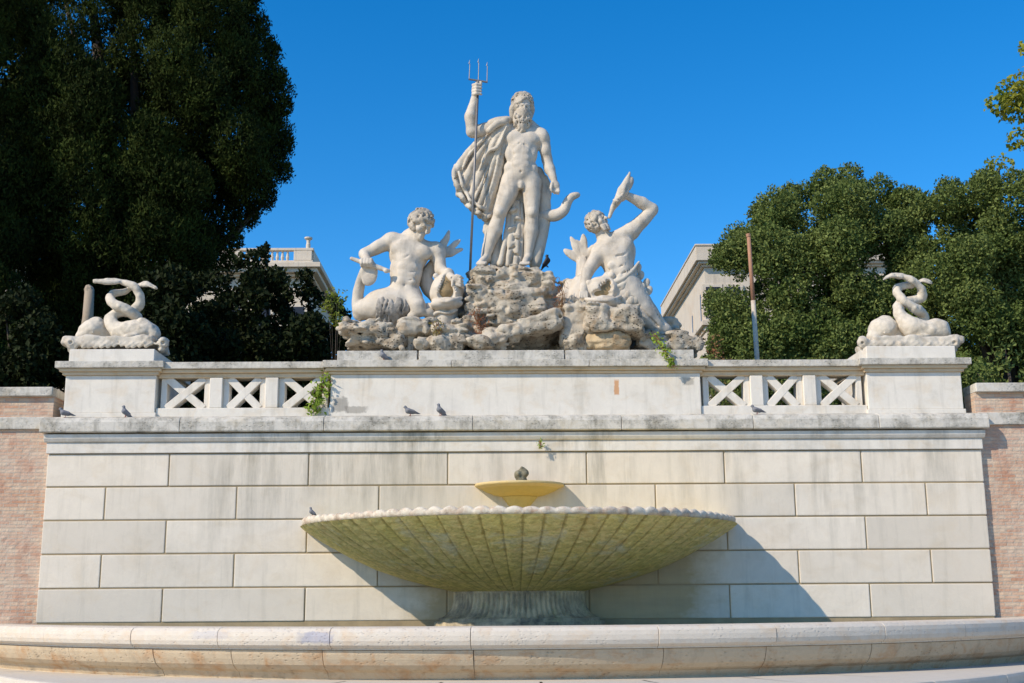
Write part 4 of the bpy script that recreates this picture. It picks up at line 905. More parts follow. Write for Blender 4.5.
# ---- rocks
STEPZ = 6.145
def rock(label, Y0, win, prims, seed, loc, amp=1.0, vox=0.021, mat=None):
    s = Sculpt(Y0, *win, vox)
    for p in prims:
        if p[0] == 'e': s.ell(*p[1:3], **(p[3] if len(p) > 3 else {}))
        else: s.box(*p[1:3], **(p[3] if len(p) > 3 else {}))
    s.noise(0.12*amp, 1.3, seed).noise(0.035*amp, 1.5, seed+1, sz=3.0).noise(0.075*amp, 1.9, seed+2, sz=2.2, mode=3).noise(0.05*amp, 4.2, seed+5, sz=2.0, mode=3).noise(0.03*amp, 5, seed+6, sz=1.5, mode=1).noise(0.12*amp, 6, seed+3, mode=2).noise(0.026*amp, 15, seed+4)
    s.floor(STEPZ-0.004)
    o = s.build('rock', mat or ROCK, loc=loc); return tag(o, label, 'rock', 'travertine rocks under the statues')
rock('large central travertine boulder carrying the tall standing statue', 1.75, (440, 596, 250, 372, -52, 56),
     [('e', (515, 318, 8), (56, 42, 40), dict(k=4)), ('b', (513, 290, 8), (42, 16, 34), dict(rot=-2, rnd=7, k=4)), ('b', (507, 306, -10), (42, 17, 26), dict(rot=3, rnd=6, k=4)),
      ('b', (484, 279, 2), (16, 9, 20), dict(rot=4, rnd=5, k=3)), ('b', (560, 306, 6), (18, 22, 22), dict(rot=15, rnd=6, k=3)), ('e', (572, 298, 14), (20, 12, 18), dict(k=3)), ('b', (508, 276, 0), (34, 8, 14), dict(rnd=5, k=3)),
      ('e', (564, 314, -28), (8, 13, 14), dict(k=3, sub=True)), ('e', (468, 322, 2), (16, 18, 20), dict(k=4)), ('b', (474, 300, 6), (12, 20, 16), dict(rot=-22, rnd=5, k=4))], 100, P(512, 345, 1.75), 0.75)
rock('long slanting slab of travertine leaning under the central boulder, hollow beneath', 0.95, (474, 572, 306, 366, -22, 26),
     [('b', (520, 330, 0), (42, 8, 14), dict(rot=17, rnd=4)), ('e', (492, 340, 0), (16, 12, 14), dict(k=3)), ('e', (534, 348, -8), (26, 9, 20), dict(k=2, sub=True))], 120, P(520, 348, 0.95), 0.6)
rock('flat layered ledge of travertine at the far left under the left merman', 1.05, (326, 418, 302, 372, -30, 40),
     [('b', (372, 334, 4), (34, 7, 26), dict(rot=-8, rnd=4)), ('b', (376, 343, 6), (30, 8, 25), dict(rot=-3, rnd=4, k=2)), ('e', (347, 323, 4), (11, 6, 18), dict(k=4)), ('b', (383, 329, 22), (28, 9, 14), dict(rnd=5, k=3))], 140, P(372, 350, 1.05), 0.8)
rock('pale block of travertine with a narrow pillar below the knee of the left merman', 0.95, (390, 446, 304, 370, -22, 30),
     [('b', (415, 330, 2), (15, 8, 15), dict(rot=4, rnd=4)), ('b', (411, 344, 2), (5, 16, 8), dict(rnd=2, k=2)), ('b', (424, 336, 12), (16, 18, 12), dict(rnd=5, k=3))], 160, P(411, 352, 0.95), 0.55)
rock('small rounded grey stone wedged beside the narrow pillar', 0.72, (408, 442, 328, 366, -14, 18), [('e', (424, 343, 0), (9, 10, 9)), ('b', (424, 354, 2), (5, 6, 6), dict(k=2))], 170, P(424, 352, 0.72), 0.5, 0.02)
rock('rough mossy lump of travertine below the tall fish mouth', 0.95, (424, 482, 308, 366, -22, 34),
     [('b', (453, 336, 4), (19, 10, 17), dict(rot=8, rnd=5)), ('b', (446, 346, 2), (15, 8, 14), dict(rnd=4, k=3)), ('b', (467, 328, 14), (14, 9, 13), dict(rot=15, rnd=4, k=3))], 180, P(452, 350, 0.95), 0.8)
rock('low reddish crumbling stone under the slanting slab, left of its lower end', 0.85, (464, 512, 318, 364, -16, 20), [('e', (484, 342, 0), (17, 9, 12)), ('b', (472, 334, 6), (9, 8, 8), dict(rot=20, rnd=3, k=3))], 190, P(484, 350, 0.85), 0.7)
rock('layered travertine shelf under the wide fish mouth', 0.95, (572, 652, 296, 362, -34, 34),
     [('b', (611, 318, 0), (27, 11, 22), dict(rot=-3, rnd=5)), ('b', (616, 328, 0), (24, 6, 21), dict(rot=-4, rnd=3, k=2)), ('e', (590, 322, 4), (12, 16, 14), dict(k=3))], 200, P(612, 340, 0.95), 0.6)
rock('brown rounded boulder under the layered shelf, above the step', 0.92, (578, 646, 322, 366, -24, 22), [('e', (611, 341, 0), (21, 12, 17)), ('e', (590, 342, 2), (8, 8, 9), dict(k=3))], 210, P(611, 350, 0.92), 0.4,
     mat=stone('brown_stained_rock', (0.48, 0.38, 0.24), (0.15, 0.12, 0.08), (0.42, 0.22, 0.08), 0.5, 0.8, 1.5, 0.1, 0.6, pits=0.4, gpos=0.52))
rock('whitish rock column between the central boulder and the wide fish mouth', 1.1, (552, 600, 296, 366, -22, 26), [('b', (574, 330, 0), (12, 26, 14), dict(rnd=5)), ('e', (575, 344, -2), (13, 10, 14), dict(k=3)), ('e', (568, 312, 6), (12, 14, 12), dict(k=3))], 220, P(574, 350, 1.1), 0.7)
rock('flat thin rock at the far right end under the tail of the right merman', 1.3, (634, 706, 322, 366, -22, 26), [('b', (668, 345, 0), (32, 7, 20), dict(rot=-2, rnd=3)), ('e', (650, 342, 0), (13, 11, 16), dict(k=3))], 230, P(668, 350, 1.3), 0.6)

rock('broad low bed of travertine rubble behind the merman ledges and boulders', 2.3, (334, 706, 296, 372, -40, 40),
     [('b', (420, 350, 0), (70, 20, 26), dict(rnd=8)), ('b', (585, 343, 0), (95, 24, 26), dict(rnd=8, k=4)), ('e', (575, 318, 0), (30, 18, 22), dict(k=4)), ('e', (445, 320, 0), (24, 18, 22), dict(k=4))], 300, P(520, 350, 2.3), 0.9, 0.03)

# ---- entwined dolphins on the pedestals
def dolphins(cx, label, mirror_bits):
    Y0 = 0.95; base = P(cx, 347, Y0)
    t = thing('dolphin_sculpture', label, 'sculpture', base, 'entwined dolphin sculptures on the pedestals')
    dx = cx-117.0
    X = lambda l: [(p[0]+dx, p[1], p[2]) for p in l]
    s = Sculpt(Y0, cx-56, cx+56, 328, 358, -42, 42, 0.02)
    s.box((cx, 346, 0), (45, 4.2, 32), rnd=2.5)
    for i in range(15):
        x = cx-44+i*6.3; s.cap((x-3.4, 342.3, -30.5), (x+3.4, 344.8, -30.8), 1.9, 1.9, 0.7)
        s.cap((x-3, 346.5, -31), (x+3, 343.0, -31.5), 1.6, 1.6, 0.5)
    for e in (-1, 1):
        s.cap((cx+46*e, 342.5, -30), (cx+46*e, 342.5, 20), 4.8, 4.8, 1); s.cap((cx+46*e, 342.5, -40), (cx+46*e, 342.5, -33), 1.7, 1.7, 0.4, sub=True)
        s.cap((cx+44*e, 349, -28), (cx+44*e, 349, 20), 3.4, 3.4, 1)
    s.noise(0.03, 4, 3).noise(0.02, 11, 4).floor(6.196)
    s.build('woven_base', MARBLE_CAPE, t)
    hd = {}
    for j, m_ in enumerate(mirror_bits):
        s = Sculpt(Y0, cx-56, cx+56, 266, 350, -34, 34, 0.02)
        s.tube(X(m_['body']), [r_*(1.0 if i_ < 3 else 0.70) for i_, r_ in enumerate(m_['r'])], 1.5)
        for c_, r_, ro in m_['lumps']: s.ell((c_[0]+dx, c_[1], c_[2]), r_, ro, k=3)
        for c_, r_, ro in m_['carve']: s.ell((c_[0]+dx, c_[1], c_[2]), r_, ro, k=0.8, sub=True)
        for c_, r_, ro in m_['fins']: s.ell((c_[0]+dx, c_[1], c_[2]), r_, ro, k=1.2)
        s.tube(X(m_['fluke']), [v*0.8 for v in m_['fr']], 1.2)
        for k_ in range(2): s.tube([(a[0]+dx, a[1]+1.2, a[2]+(-3 if k_ else 3)) for a in m_['fluke']], [v*0.55 for v in m_['fr']], 0.8)
        s.noise(0.02, 5, 60+j).noise(0.012, 13, 62+j); s.build('dolphin', MARBLE_FISH, t)
    return t
right_d = dict(body=[(150, 334, -8), (138, 331, -9), (124, 333, -8), (114, 327, -5), (111, 318, -3), (119, 312.5, 0), (130, 312, 2), (138, 306, 2), (140, 297, 0), (136, 288, -2), (128, 284, -3), (118, 281, -3)],
     r=[10, 10.5, 10.5, 9, 7.6, 7, 6.4, 6, 5.4, 4.8, 4, 2.6],
     lumps=[((147, 331, -8), (12, 9.5, 12), -25), ((154, 336, -10), (5.5, 6.5, 8), 0), ((145, 323, -8), (7, 4, 8), -30)], carve=[((155.5, 339.5, -16), (5, 1.2, 8), -8), ((148.5, 334, -20.5), (1.8, 1.8, 2), 0)],
     fins=[((130, 337, -18), (8, 2.6, 5), 8), ((148.5, 334, -18.4), (1.2, 1.2, 1.4), 0)], fluke=[(119, 281, -3), (106, 281, -5), (94, 280.5, -7)], fr=[2.8, 3.0, 1.4])
left_d = dict(body=[(92, 334, 2), (106, 336, 6), (122, 334, 10), (136, 327, 9), (137, 318, 5), (128, 310, -5), (116, 305.5, -7), (110, 299, -3), (114, 294, 6), (124, 292, 9), (131, 288, 6), (138, 285, 3)],
     r=[11, 10, 9.5, 8.4, 7.4, 6.6, 6, 5.4, 4.8, 4.2, 3.6, 2.8],
     lumps=[((93, 331, 0), (15, 12, 14), 18), ((84, 338, -2), (8, 6, 9), 0), ((97, 322, 0), (6, 5, 7), 10)], carve=[((81, 341, -9), (6, 1.2, 8), 6), ((93, 333, -13.5), (1.8, 1.8, 2), 0)],
     fins=[((101, 341, -14), (8, 2.8, 4), -5), ((93, 333, -12.2), (1.2, 1.2, 1.2), 0)], fluke=[(137, 285.5, 3), (146, 284, 0), (158, 288, -2)], fr=[2.6, 2.8, 1.2])
dolphins(117, 'entwined stone dolphins on the left pedestal against the dark cypress', [right_d, left_d])
import copy
rd2, ld2 = copy.deepcopy(right_d), copy.deepcopy(left_d)
rd2['body'] = [(148, 332, -9), (134, 331, -10), (120, 327, -9), (110, 318, -7), (107, 309, -4), (111, 303, 2), (122, 300, 7), (130, 298, 6), (130, 290, 2), (126, 284, -1), (119, 279, -3), (110, 276, -3)]
rd2['lumps'] = [((146, 329, -9), (12, 10.5, 12), -25), ((152, 334, -10), (6, 7.5, 9), 0)]; rd2['fluke'] = [(110, 276, -3), (100, 275, -5), (91.5, 278.5, -6)]
ld2['body'] = [(90, 333, 2), (104, 334, 5), (118, 331, 9), (131, 322, 8), (131, 314, 4), (122, 307, -5), (111, 300, -7), (105.5, 293, -3), (107, 288, 2), (114, 285.5, 6), (122, 284, 5), (128, 281, 3)]
ld2['lumps'] = [((91, 330, 0), (15, 12.5, 14), 18), ((83, 337, -2), (8, 7, 9), 0), ((93, 321, 0), (7, 5, 8), 10)]; ld2['fluke'] = [(126, 282, 3), (132, 280, 1), (140, 282.5, 0)]
dolphins(908.5, 'entwined stone dolphins on the right pedestal in front of the green oaks', [rd2, ld2])
# ------------------------------------------------------------------ buildings beyond the terrace
STUCCO = stone('ochre_stucco', (0.60, 0.52, 0.41), (0.3, 0.26, 0.2), (0.5, 0.36, 0.22), 0.3, 0.4, 0.25, 0.25, 0.1)
PALE = stone('pale_building_stone', (0.64, 0.56, 0.45), (0.3, 0.26, 0.2), (0.55, 0.38, 0.22), 0.5, 0.45, 0.35, 0.5, 0.15)
DARKW = plain('window_dark', (0.03, 0.03, 0.035), 0.2, 0, 0.2)
ROOFM = plain('roof_tiles', (0.35, 0.19, 0.12), 0.9, 0, 0.4, 2)
LB = 60.0; c0 = P(313, 248, LB); mL = MPP(248, LB); bx, bz = c0[0], c0[2]
pal = thing('palazzo', 'pale ochre palazzo with rooftop balustrade and small chimney pot, behind the left shrubs', 'building', (bx-10, LB, 4.8))
MB().box(bx-26, bx-0.35, LB+0.35, LB+13, 4.8, bz-2.05).build('wall', STUCCO, pal)
cm = MB()
for o, a, b_ in ((0.35, 2.05, 1.85), (0.75, 1.85, 1.55), (1.0, 1.55, 1.2)): cm.box(bx-26, bx-0.35+o, LB+0.35-o, LB+13, bz-a, bz-b_)
cm.build('cornice', PALE, pal, bevel=0.03)
pm = MB().box(bx-26, bx+0.05, LB-0.05, LB+0.35, bz-0.18, bz).box(bx-26, bx+0.02, LB-0.02, LB+0.35, bz-1.2, bz-0.9)
pm.box(bx-0.35, bx+0.02, LB+0.36, LB+13, bz-1.19, bz-0.02)
for a, b_ in ((312, 294), (240, 220), (268, 262)): pm.box(P(b_, 250, LB)[0], P(a, 250, LB)[0], LB-0.03, LB+0.37, bz-0.9, bz-0.18)
pm.build('parapet', PALE, pal, bevel=0.02)
bl = MB(); x = P(190, 250, LB)[0]
while x < P(292, 250, LB)[0]:
    bl.rev([(0.07, bz-0.9), (0.09, bz-0.8), (0.12, bz-0.65), (0.07, bz-0.4), (0.08, bz-0.25), (0.1, bz-0.18)], n=8, c=(x, LB+0.15)); x += 0.36
o = bl.build('balusters', PALE, pal); tag(o, kind='stuff')
for px in (232, 262, 296):
    wx = P(px, 300, LB)[0]; w = MB().box(wx-0.75, wx+0.75, LB+0.25, LB+0.42, bz-6.4, bz-4.0).build('window', PALE, pal)
    MB().box(wx-0.55, wx+0.55, LB+0.23, LB+0.246, bz-6.25, bz-4.2).build('pane', DARKW, w)
for i in range(3):
    yy = LB+2.6+3.8*i; w = MB().box(bx-0.38, bx-0.22, yy, yy+1.4, bz-6.4, bz-4.0).build('window', PALE, pal)
    MB().box(bx-0.218, bx-0.20, yy+0.2, yy+1.2, bz-6.25, bz-4.2).build('pane', DARKW, w)
ux = P(308, 240, LB)[0]
MB().rev([(0.16, bz), (0.16, bz+0.3), (0.13, bz+0.4), (0.13, bz+0.6), (0.2, bz+0.66), (0.28, bz+0.72), (0.28, bz+0.82), (0.1, bz+0.86)], n=14, c=(ux, LB+0.2)).build('chimney', PALE, pal, smooth=False)

RB = 45.0; c1 = P(695.5, 244, RB); bx, bz = c1[0], c1[2]; BD = 15.0
rb = thing('building', 'white stone building with deep roof cornice seen behind the right merman', 'building', (bx+5, RB, 4.8))
MB().box(bx+0.55, bx+12, RB+0.55, RB+BD, 4.8, bz-1.25).build('wall', PALE, rb)
cm = MB()
for o, a, b_ in ((0.18, 1.25, 1.12), (0.40, 1.12, 0.98), (0.55, 0.98, 0.12), (0.60, 0.12, 0.0)): cm.box(bx+0.55-o, bx+12, RB+0.55-o, RB+BD, bz-a, bz-b_)
cm.build('cornice', PALE, rb, bevel=0.025)
cm = MB().box(bx+0.45, bx+12.1, RB+0.45, RB+BD, bz-5.0, bz-4.75).box(bx+0.25, bx+12.3, RB+0.25, RB+BD, bz-4.75, bz-4.45)
cm.build('string_course', PALE, rb, bevel=0.02)
MB().box(bx+0.65, bx+12, RB+0.44, RB+0.56, bz-6.6, bz-5.0).build('frieze_panel', ROOFM, rb)
for yy, h0, h1 in ((RB+1.9, 4.2, 2.55), (RB+5.0, 4.2, 3.1), (RB+9.0, 4.2, 3.1)):
    w = MB().box(bx+0.50, bx+0.62, yy-0.2, yy+0.2, bz-h0-0.1, bz-h1+0.1).build('window', PALE, rb)
    MB().box(bx+0.488, bx+0.498, yy-0.11, yy+0.11, bz-h0, bz-h1).build('pane', DARKW, w)
for px in (715, 735):
    wx = P(px, 300, RB)[0]; w = MB().box(wx-0.6, wx+0.6, RB+0.45, RB+0.6, bz-4.2, bz-2.3).build('window', PALE, rb)
    MB().box(wx-0.42, wx+0.42, RB+0.43, RB+0.445, bz-4.1, bz-2.45).build('pane', DARKW, w)

# ------------------------------------------------------------------ posts behind the balustrade
RUST = stone('rusted_iron', (0.40, 0.21, 0.13), (0.14, 0.08, 0.05), (0.52, 0.27, 0.14), 0.6, 0.5, 3, 0.4, 0.3)
PALEP = stone('pale_flaking_paint', (0.55, 0.48, 0.38), (0.3, 0.18, 0.1), (0.45, 0.25, 0.14), 0.5, 0.4, 3, 0.4, 0.3)
def R3(px, py, Y): return P(px, py, Y)
pp = thing('pole', 'rusty leaning metal pole standing behind the right balustrade', 'pole', (P(757, 357, 3.2)[0], 3.2, 4.86))
b0 = P(757, 357, 3.2); b1 = P(753.2, 302, 3.2); b2 = P(748.6, 236, 3.2); dn = b0+(b0-b1)*((b0[2]-4.84)/(b1[2]-b0[2]))
MB().tube([dn, b0, b1+(b2-b1)*0.02], [0.052, 0.052, 0.050], 12).build('painted_sleeve', PALEP, pp, smooth=True)
MB().tube([b1, b2], [0.045, 0.042], 12).build('rusty_tube', RUST, pp, smooth=True)
MB().tube([b2+np.array([0, 0, -0.02]), b2+np.array([-0.01, 0, 0.05])], [0.052, 0.05], 12).build('collar', RUST, pp)
WOODP = stone('weathered_wood', (0.36, 0.29, 0.21), (0.1, 0.08, 0.06), (0.4, 0.26, 0.15), 0.6, 0.5, 2, 0.5, 0.5)
wp = thing('post', 'pale weathered post with broken top behind the dolphins on the left pedestal', 'post', (P(86, 340, 4.5)[0], 4.5, 4.86))
b0 = P(84.5, 345, 4.5); b1 = P(89.5, 290, 4.5); dn = b0+(b0-b1)*((b0[2]-4.84)/(b1[2]-b0[2]))
MB().tube([dn, b0, (b0+b1)/2+np.array([0.02, 0, 0]), b1], [0.15, 0.135, 0.12, 0.105], 14).build('shaft', WOODP, wp, smooth=True)
MB().tube([b1+np.array([0, 0, -0.03]), b1+np.array([-0.02, 0, 0.03]), b1+np.array([-0.045, 0, 0.11])], [0.112, 0.105, 0.05], 7).build('cap', WOODP, wp)

# ------------------------------------------------------------------ trees
def in_poly(poly, x, y):
    c = False; n = len(poly); j = n-1
    for i in range(n):
        (xi, yi), (xj, yj) = poly[i], poly[j]
        if (yi > y) != (yj > y) and x < (xj-xi)*(y-yi)/(yj-yi)+xi: c = not c
        j = i
    return c
def edge_dist(poly, x, y):
    best = 1e9; n = len(poly)
    for i in range(n):
        (ax, ay), (bx_, by_) = poly[i], poly[(i+1) % n]; dx, dy = bx_-ax, by_-ay
        t = max(0, min(1, ((x-ax)*dx+(y-ay)*dy)/(dx*dx+dy*dy+1e-9))); best = min(best, math.hypot(ax+t*dx-x, ay+t*dy-y))
    return best
def leaf_quads(pos, out, up, ln, wd, g):
    """leaf blades: pos Nx3, out = outward direction, up = lengthwise lean"""
    N = len(pos); t = up+0.8*g.normal(size=(N, 3)); t /= np.linalg.norm(t, axis=1)[:, None]
    nrm = out+0.75*g.normal(size=(N, 3)); s_ = np.cross(t, nrm); s_ /= np.linalg.norm(s_, axis=1)[:, None]+1e-9
    L = (ln*g.uniform(0.6, 1.3, N))[:, None]; W = (wd*g.uniform(0.6, 1.3, N))[:, None]
    nn = np.cross(s_, t)
    V = np.stack([pos-t*L*0.5, pos+s_*W*0.5+nn*W*0.12, pos+t*L*0.5, pos-s_*W*0.5+nn*W*0.12], 1).reshape(-1, 3)
    return V, np.arange(4*N).reshape(-1, 4)
def lobes_from(poly, Y, depth, n, rmin, rmax, seed, extra=()):
    r = random.Random(seed); xs = [p[0] for p in poly]; ys = [p[1] for p in poly]; m = MPP((min(ys)+max(ys))/2, Y); out = []
    md = max(edge_dist(poly, r.uniform(min(xs), max(xs)), r.uniform(min(ys), max(ys))) for _ in range(200)) or 1
    cand = []; tries = 0
    while len(cand) < n and tries < 60000:
        tries += 1; x, y = r.uniform(min(xs), max(xs)), r.uniform(min(ys), max(ys))
        if not in_poly(poly, x, y): continue
        rad = r.uniform(rmin, rmax); e = edge_dist(poly, x, y)
        if e < rad*0.7: continue
        dm = depth*math.sqrt(min(1, e/md*1.6)); d = -dm*r.uniform(0.55, 1.0) if r.random() < 0.72 else dm*r.uniform(-0.5, 1.0)
        cand.append((x, y, d, rad))
    return [(P(x, y, Y+d*m), rad*m) for x, y, d, rad in cand+list(extra)]
def crown(lobes, per_m2, ln, wd, upv, seed, squash=(1, 1, 1), lean=0.3):
    g = np.random.default_rng(seed); Vs = []; Fs = []; n0 = 0
    for c, r in lobes:
        N = int(per_m2*r*r*12)
        d = g.normal(size=(N, 3)); d /= np.linalg.norm(d, axis=1)[:, None]
        bumps = 1+0.18*np.sin(d[:, 0]*7+c[0]*3)*np.sin(d[:, 2]*8+c[2]*5)+0.1*np.sin(d[:, 1]*13+c[1])
        rad = r*(0.45+0.6*g.random(N)**0.5)*bumps
        pos = c+d*rad[:, None]*np.array(squash)
        V, F = leaf_quads(pos, d, np.array(upv)[None, :]+d*lean, ln, wd, g)
        Vs.append(V); Fs.append(F+n0); n0 += len(V)
    return np.concatenate(Vs), np.concatenate(Fs)
GZ = 4.86
def tree(name, label, cat, group, lobes, leaf, base, trunk_r, mat, seed, per=150, ln=0.2, wd=0.1, up=(0, 0, 1), squash=(1, 1, 1), limbs=5, lean=0.3):
    t = thing(name, label, cat, base, group); base = np.array(base, float)
    V, F = crown(lobes, per, ln, wd, up, seed, squash, lean); link('crown', np_mesh('crown', V, F), mat, t)
    r = random.Random(seed); b = MB(); top = max(lobes, key=lambda l: l[0][2])[0]; cen = np.mean([l[0] for l in lobes], 0)
    mid = base*0.45+np.array([cen[0], cen[1], max(base[2]+0.6, cen[2]*0.55+base[2]*0.45)])*0.55
    b.tube([base-np.array([0, 0, 0.1]), base*0.7+mid*0.3, mid, cen*0.6+top*0.4], [trunk_r*1.25, trunk_r, trunk_r*0.8, trunk_r*0.25], 10)
    for l in r.sample(lobes, min(limbs, len(lobes))):
        s0 = base*0.5+mid*0.5+(mid-base)*r.uniform(0, 0.4); b.tube([s0, s0*0.45+l[0]*0.55+np.array([0, 0, 0.2*np.linalg.norm(l[0]-s0)*0.5]), l[0]], [trunk_r*0.45, trunk_r*0.28, trunk_r*0.1], 6)
    b.build('trunk', BARK, t, smooth=True)
    return t
CYP = leafmat('cypress_foliage', (0.006, 0.010, 0.003), (0.032, 0.046, 0.010), (0.040, 0.056, 0.011), 0.8, 0.06, 0.05)
OAK = leafmat('holm_oak_foliage', (0.045, 0.072, 0.017), (0.25, 0.30, 0.085), (0.11, 0.155, 0.038), 0.6, 0.25, 0.12)
DKB = leafmat('dark_laurel_foliage', (0.008, 0.012, 0.004), (0.03, 0.04, 0.012), (0.014, 0.022, 0.007), 0.6, 0.08, 0.08)
LIME = leafmat('yellow_green_foliage', (0.20, 0.23, 0.03), (0.38, 0.35, 0.05), (0.15, 0.21, 0.03), 0.5, 0.35)
FRESH = leafmat('fresh_green_foliage', (0.16, 0.27, 0.03), (0.36, 0.42, 0.07), (0.24, 0.34, 0.05), 0.5, 0.35)
DRYG = leafmat('dry_brown_foliage', (0.20, 0.12, 0.05), (0.32, 0.22, 0.10), (0.25, 0.10, 0.05), 0.8, 0.2)

cp = [(-30, -130), (235, -130), (250, -20), (257, 0), (263, 28), (278, 58), (292, 88), (288, 112), (297, 138), (291, 160), (278, 188), (262, 202), (247, 224), (230, 242), (224, 268), (190, 305), (150, 340), (90, 350), (40, 330), (22, 250), (14, 100), (5, 0)]
edge = [(238, 0, -10, 22), (243, 30, 5, 24), (256, 62, -5, 25), (268, 92, -10, 25), (262, 118, 15, 26), (267, 140, -8, 25), (262, 164, 5, 24), (252, 186, -10, 23), (238, 206, 0, 22), (222, 226, -12, 22), (208, 250, -8, 22), (226, -30, 0, 26), (278, 78, 0, 10), (285, 106, 4, 9), (286, 143, -4, 10), (285, 172, 0, 9), (268, 198, -5, 9), (271, 50, 0, 10), (252, 218, 0, 8), (262, 24, 0, 9), (252, -2, 0, 9), (236, 240, -4, 8), (230, 262, -6, 9), (205, 165, -20, 22), (212, 185, 0, 20), (196, 190, -30, 22), (215, 150, 10, 20),
        (60, 40, -95, 26), (70, 70, -105, 24), (48, 95, -90, 26), (85, 110, -110, 24), (60, 135, -100, 26), (42, 165, -88, 24), (80, 170, -112, 24), (95, 205, -110, 22), (55, 215, -95, 24), (150, 225, -105, 20), (225, 60, -60, 18), (165, 235, -100, 18)]
tree('cypress', 'huge dark cypress with billowing crown towering over the left pedestal', 'tree', 'cypresses on the left', lobes_from(cp, 15, 110, 150, 15, 29, 2, edge), None, (P(140, 400, 15)[0], 15, GZ), 0.55, CYP, 5, 430, 0.14, 0.050, (0, 0, 1.2), (0.95, 0.95, 1.25), 6, 0.5)
cp2 = [(-190, -130), (-20, -130), (4, -40), (10, 40), (8, 80), (20, 150), (30, 230), (36, 300), (46, 345), (30, 420), (-190, 420)]
tree('cypress', 'dark cypress cut off by the left photo edge, beside the huge one', 'tree', 'cypresses on the left', lobes_from(cp2, 12, 90, 75, 18, 30, 3, [(6, -5, 0, 16), (-2, 25, 0, 16), (2, 50, 0, 12), (10, 105, -10, 15), (18, 140, -10, 18), (22, 185, -20, 20), (0, 110, 0, 18), (0, 170, -30, 22), (8, 240, -40, 22), (12, 300, -45, 20), (20, 335, -40, 18)]), None, (P(-70, 400, 12)[0], 12, GZ), 0.5, CYP, 6, 380, 0.14, 0.050, (0, 0, 1.2), (0.95, 0.95, 1.25), 5, 0.5)
def shrub(label, poly, Y, depth, n, r0, r1, seed, px, mat=DKB, per=190, ln=0.16, wd=0.10, extra=(), name='shrub', group='shrubs behind the balustrade', tr=0.12):
    return tree(name, label, name, group, lobes_from(poly, Y, depth, n, r0, r1, seed, extra), None, (P(px, 400, Y)[0], Y, GZ), tr, mat, seed+50, per, ln, wd, (0, 0, 0.3), (1, 1, 1), 4, 0.6)
cp3 = [(-90, -130), (45, -130), (60, 0), (62, 200), (66, 420), (-90, 420)]
tree('cypress', 'dark cypress standing behind the gap between the two nearer cypresses', 'tree', 'cypresses on the left', lobes_from(cp3, 21, 60, 90, 16, 24, 4, [(10, 20, 0, 18), (18, 110, 0, 18), (12, 140, 0, 20), (8, 40, 0, 16)]), None, (P(0, 400, 21)[0], 21, GZ), 0.5, CYP, 7, 130, 0.22, 0.10, (0, 0, 1.2), (0.95, 0.95, 1.25), 3, 0.5)
shrub('dark shrub at the left photo edge above the brick wall', [(-60, 300), (30, 285), (62, 300), (78, 350), (75, 430), (-60, 430)], 6, 36, 34, 11, 18, 11, 20)
shrub('dark shrub behind the left end of the balustrade, under the huge cypress', [(70, 320), (110, 300), (160, 270), (195, 268), (215, 290), (222, 430), (70, 430)], 8, 45, 50, 12, 20, 12, 150)
shrub('dark leafy shrub in front of the palazzo, left of the left merman', [(185, 275), (205, 262), (235, 258), (255, 252), (268, 246), (275, 262), (300, 268), (316, 280), (332, 287), (348, 300), (352, 320), (350, 430), (185, 430)], 9.5, 48, 70, 8, 17, 13, 270, extra=[(262, 252, -5, 6), (266, 246, -5, 4), (240, 262, -10, 8), (305, 276, -10, 8), (334, 304, -8, 9), (341, 318, -8, 10), (338, 334, -8, 11), (346, 342, 0, 10)])
shrub('small yellowish shrub sprouting right of the dark shrub by the palazzo', [(318, 300), (328, 284), (342, 288), (350, 304), (348, 330), (330, 330)], 7.2, 12, 12, 5, 8, 14, 336, LIME, 70, 0.10, 0.05, tr=0.02)
t1 = [(700, 262), (716, 244), (735, 232), (750, 215), (768, 198), (798, 182), (826, 166), (850, 162), (878, 174), (903, 186), (918, 205), (932, 260), (940, 440), (735, 440), (715, 400), (704, 340)]
tree('holm_oak', 'dense green oak behind the rusty pole, left one of the right pair', 'tree', 'oaks on the right', lobes_from(t1, 15, 85, 105, 13, 26, 21, [(722, 258, -10, 13), (742, 240, 0, 14), (762, 214, 0, 14), (790, 196, -5, 14), (826, 180, 0, 14), (850, 176, 0, 13), (880, 188, 5, 14), (900, 203, 0, 17), (908, 200, -6, 14), (918, 204, 4, 15), (782, 206, 0, 14), (766, 224, -4, 14), (806, 196, 4, 15), (900, 250, -10, 17), (826, 240, -20, 18), (856, 215, -10, 18), (908, 232, 0, 16), (905, 262, -8, 16), (912, 290, -8, 16), (715, 300, -20, 12), (722, 335, -25, 13)]), None, (P(810, 400, 15)[0], 15, GZ), 0.35, OAK, 22, 430, 0.115, 0.065, (0, 0, 0.3), (1, 1, 0.95), 7, 0.6)
t2 = [(905, 205), (922, 192), (940, 186), (956, 172), (985, 166), (1010, 168), (1060, 158), (1120, 190), (1140, 440), (898, 440), (904, 300)]
tree('holm_oak', 'dense green oak behind the right pedestal and dolphins', 'tree', 'oaks on the right', lobes_from(t2, 13.5, 85, 95, 13, 26, 31, [(940, 212, 0, 15), (952, 230, -4, 16), (964, 214, 0, 15), (944, 250, -10, 16), (965, 245, -12, 16), (980, 205, -5, 16), (916, 222, 5, 15), (922, 250, -5, 16), (918, 280, -10, 15), (925, 208, 0, 14), (950, 190, -5, 14), (985, 182, 0, 14), (1015, 182, 0, 14)]), None, (P(1000, 400, 13.5)[0], 13.5, GZ), 0.35, OAK, 32, 430, 0.115, 0.065, (0, 0, 0.3), (1, 1, 0.95), 7, 0.6)
t3 = [(986, 100), (1000, 82), (1016, 74), (1040, 60), (1090, 40), (1150, 80), (1150, 170), (1060, 175), (1024, 152), (1014, 128), (992, 118)]
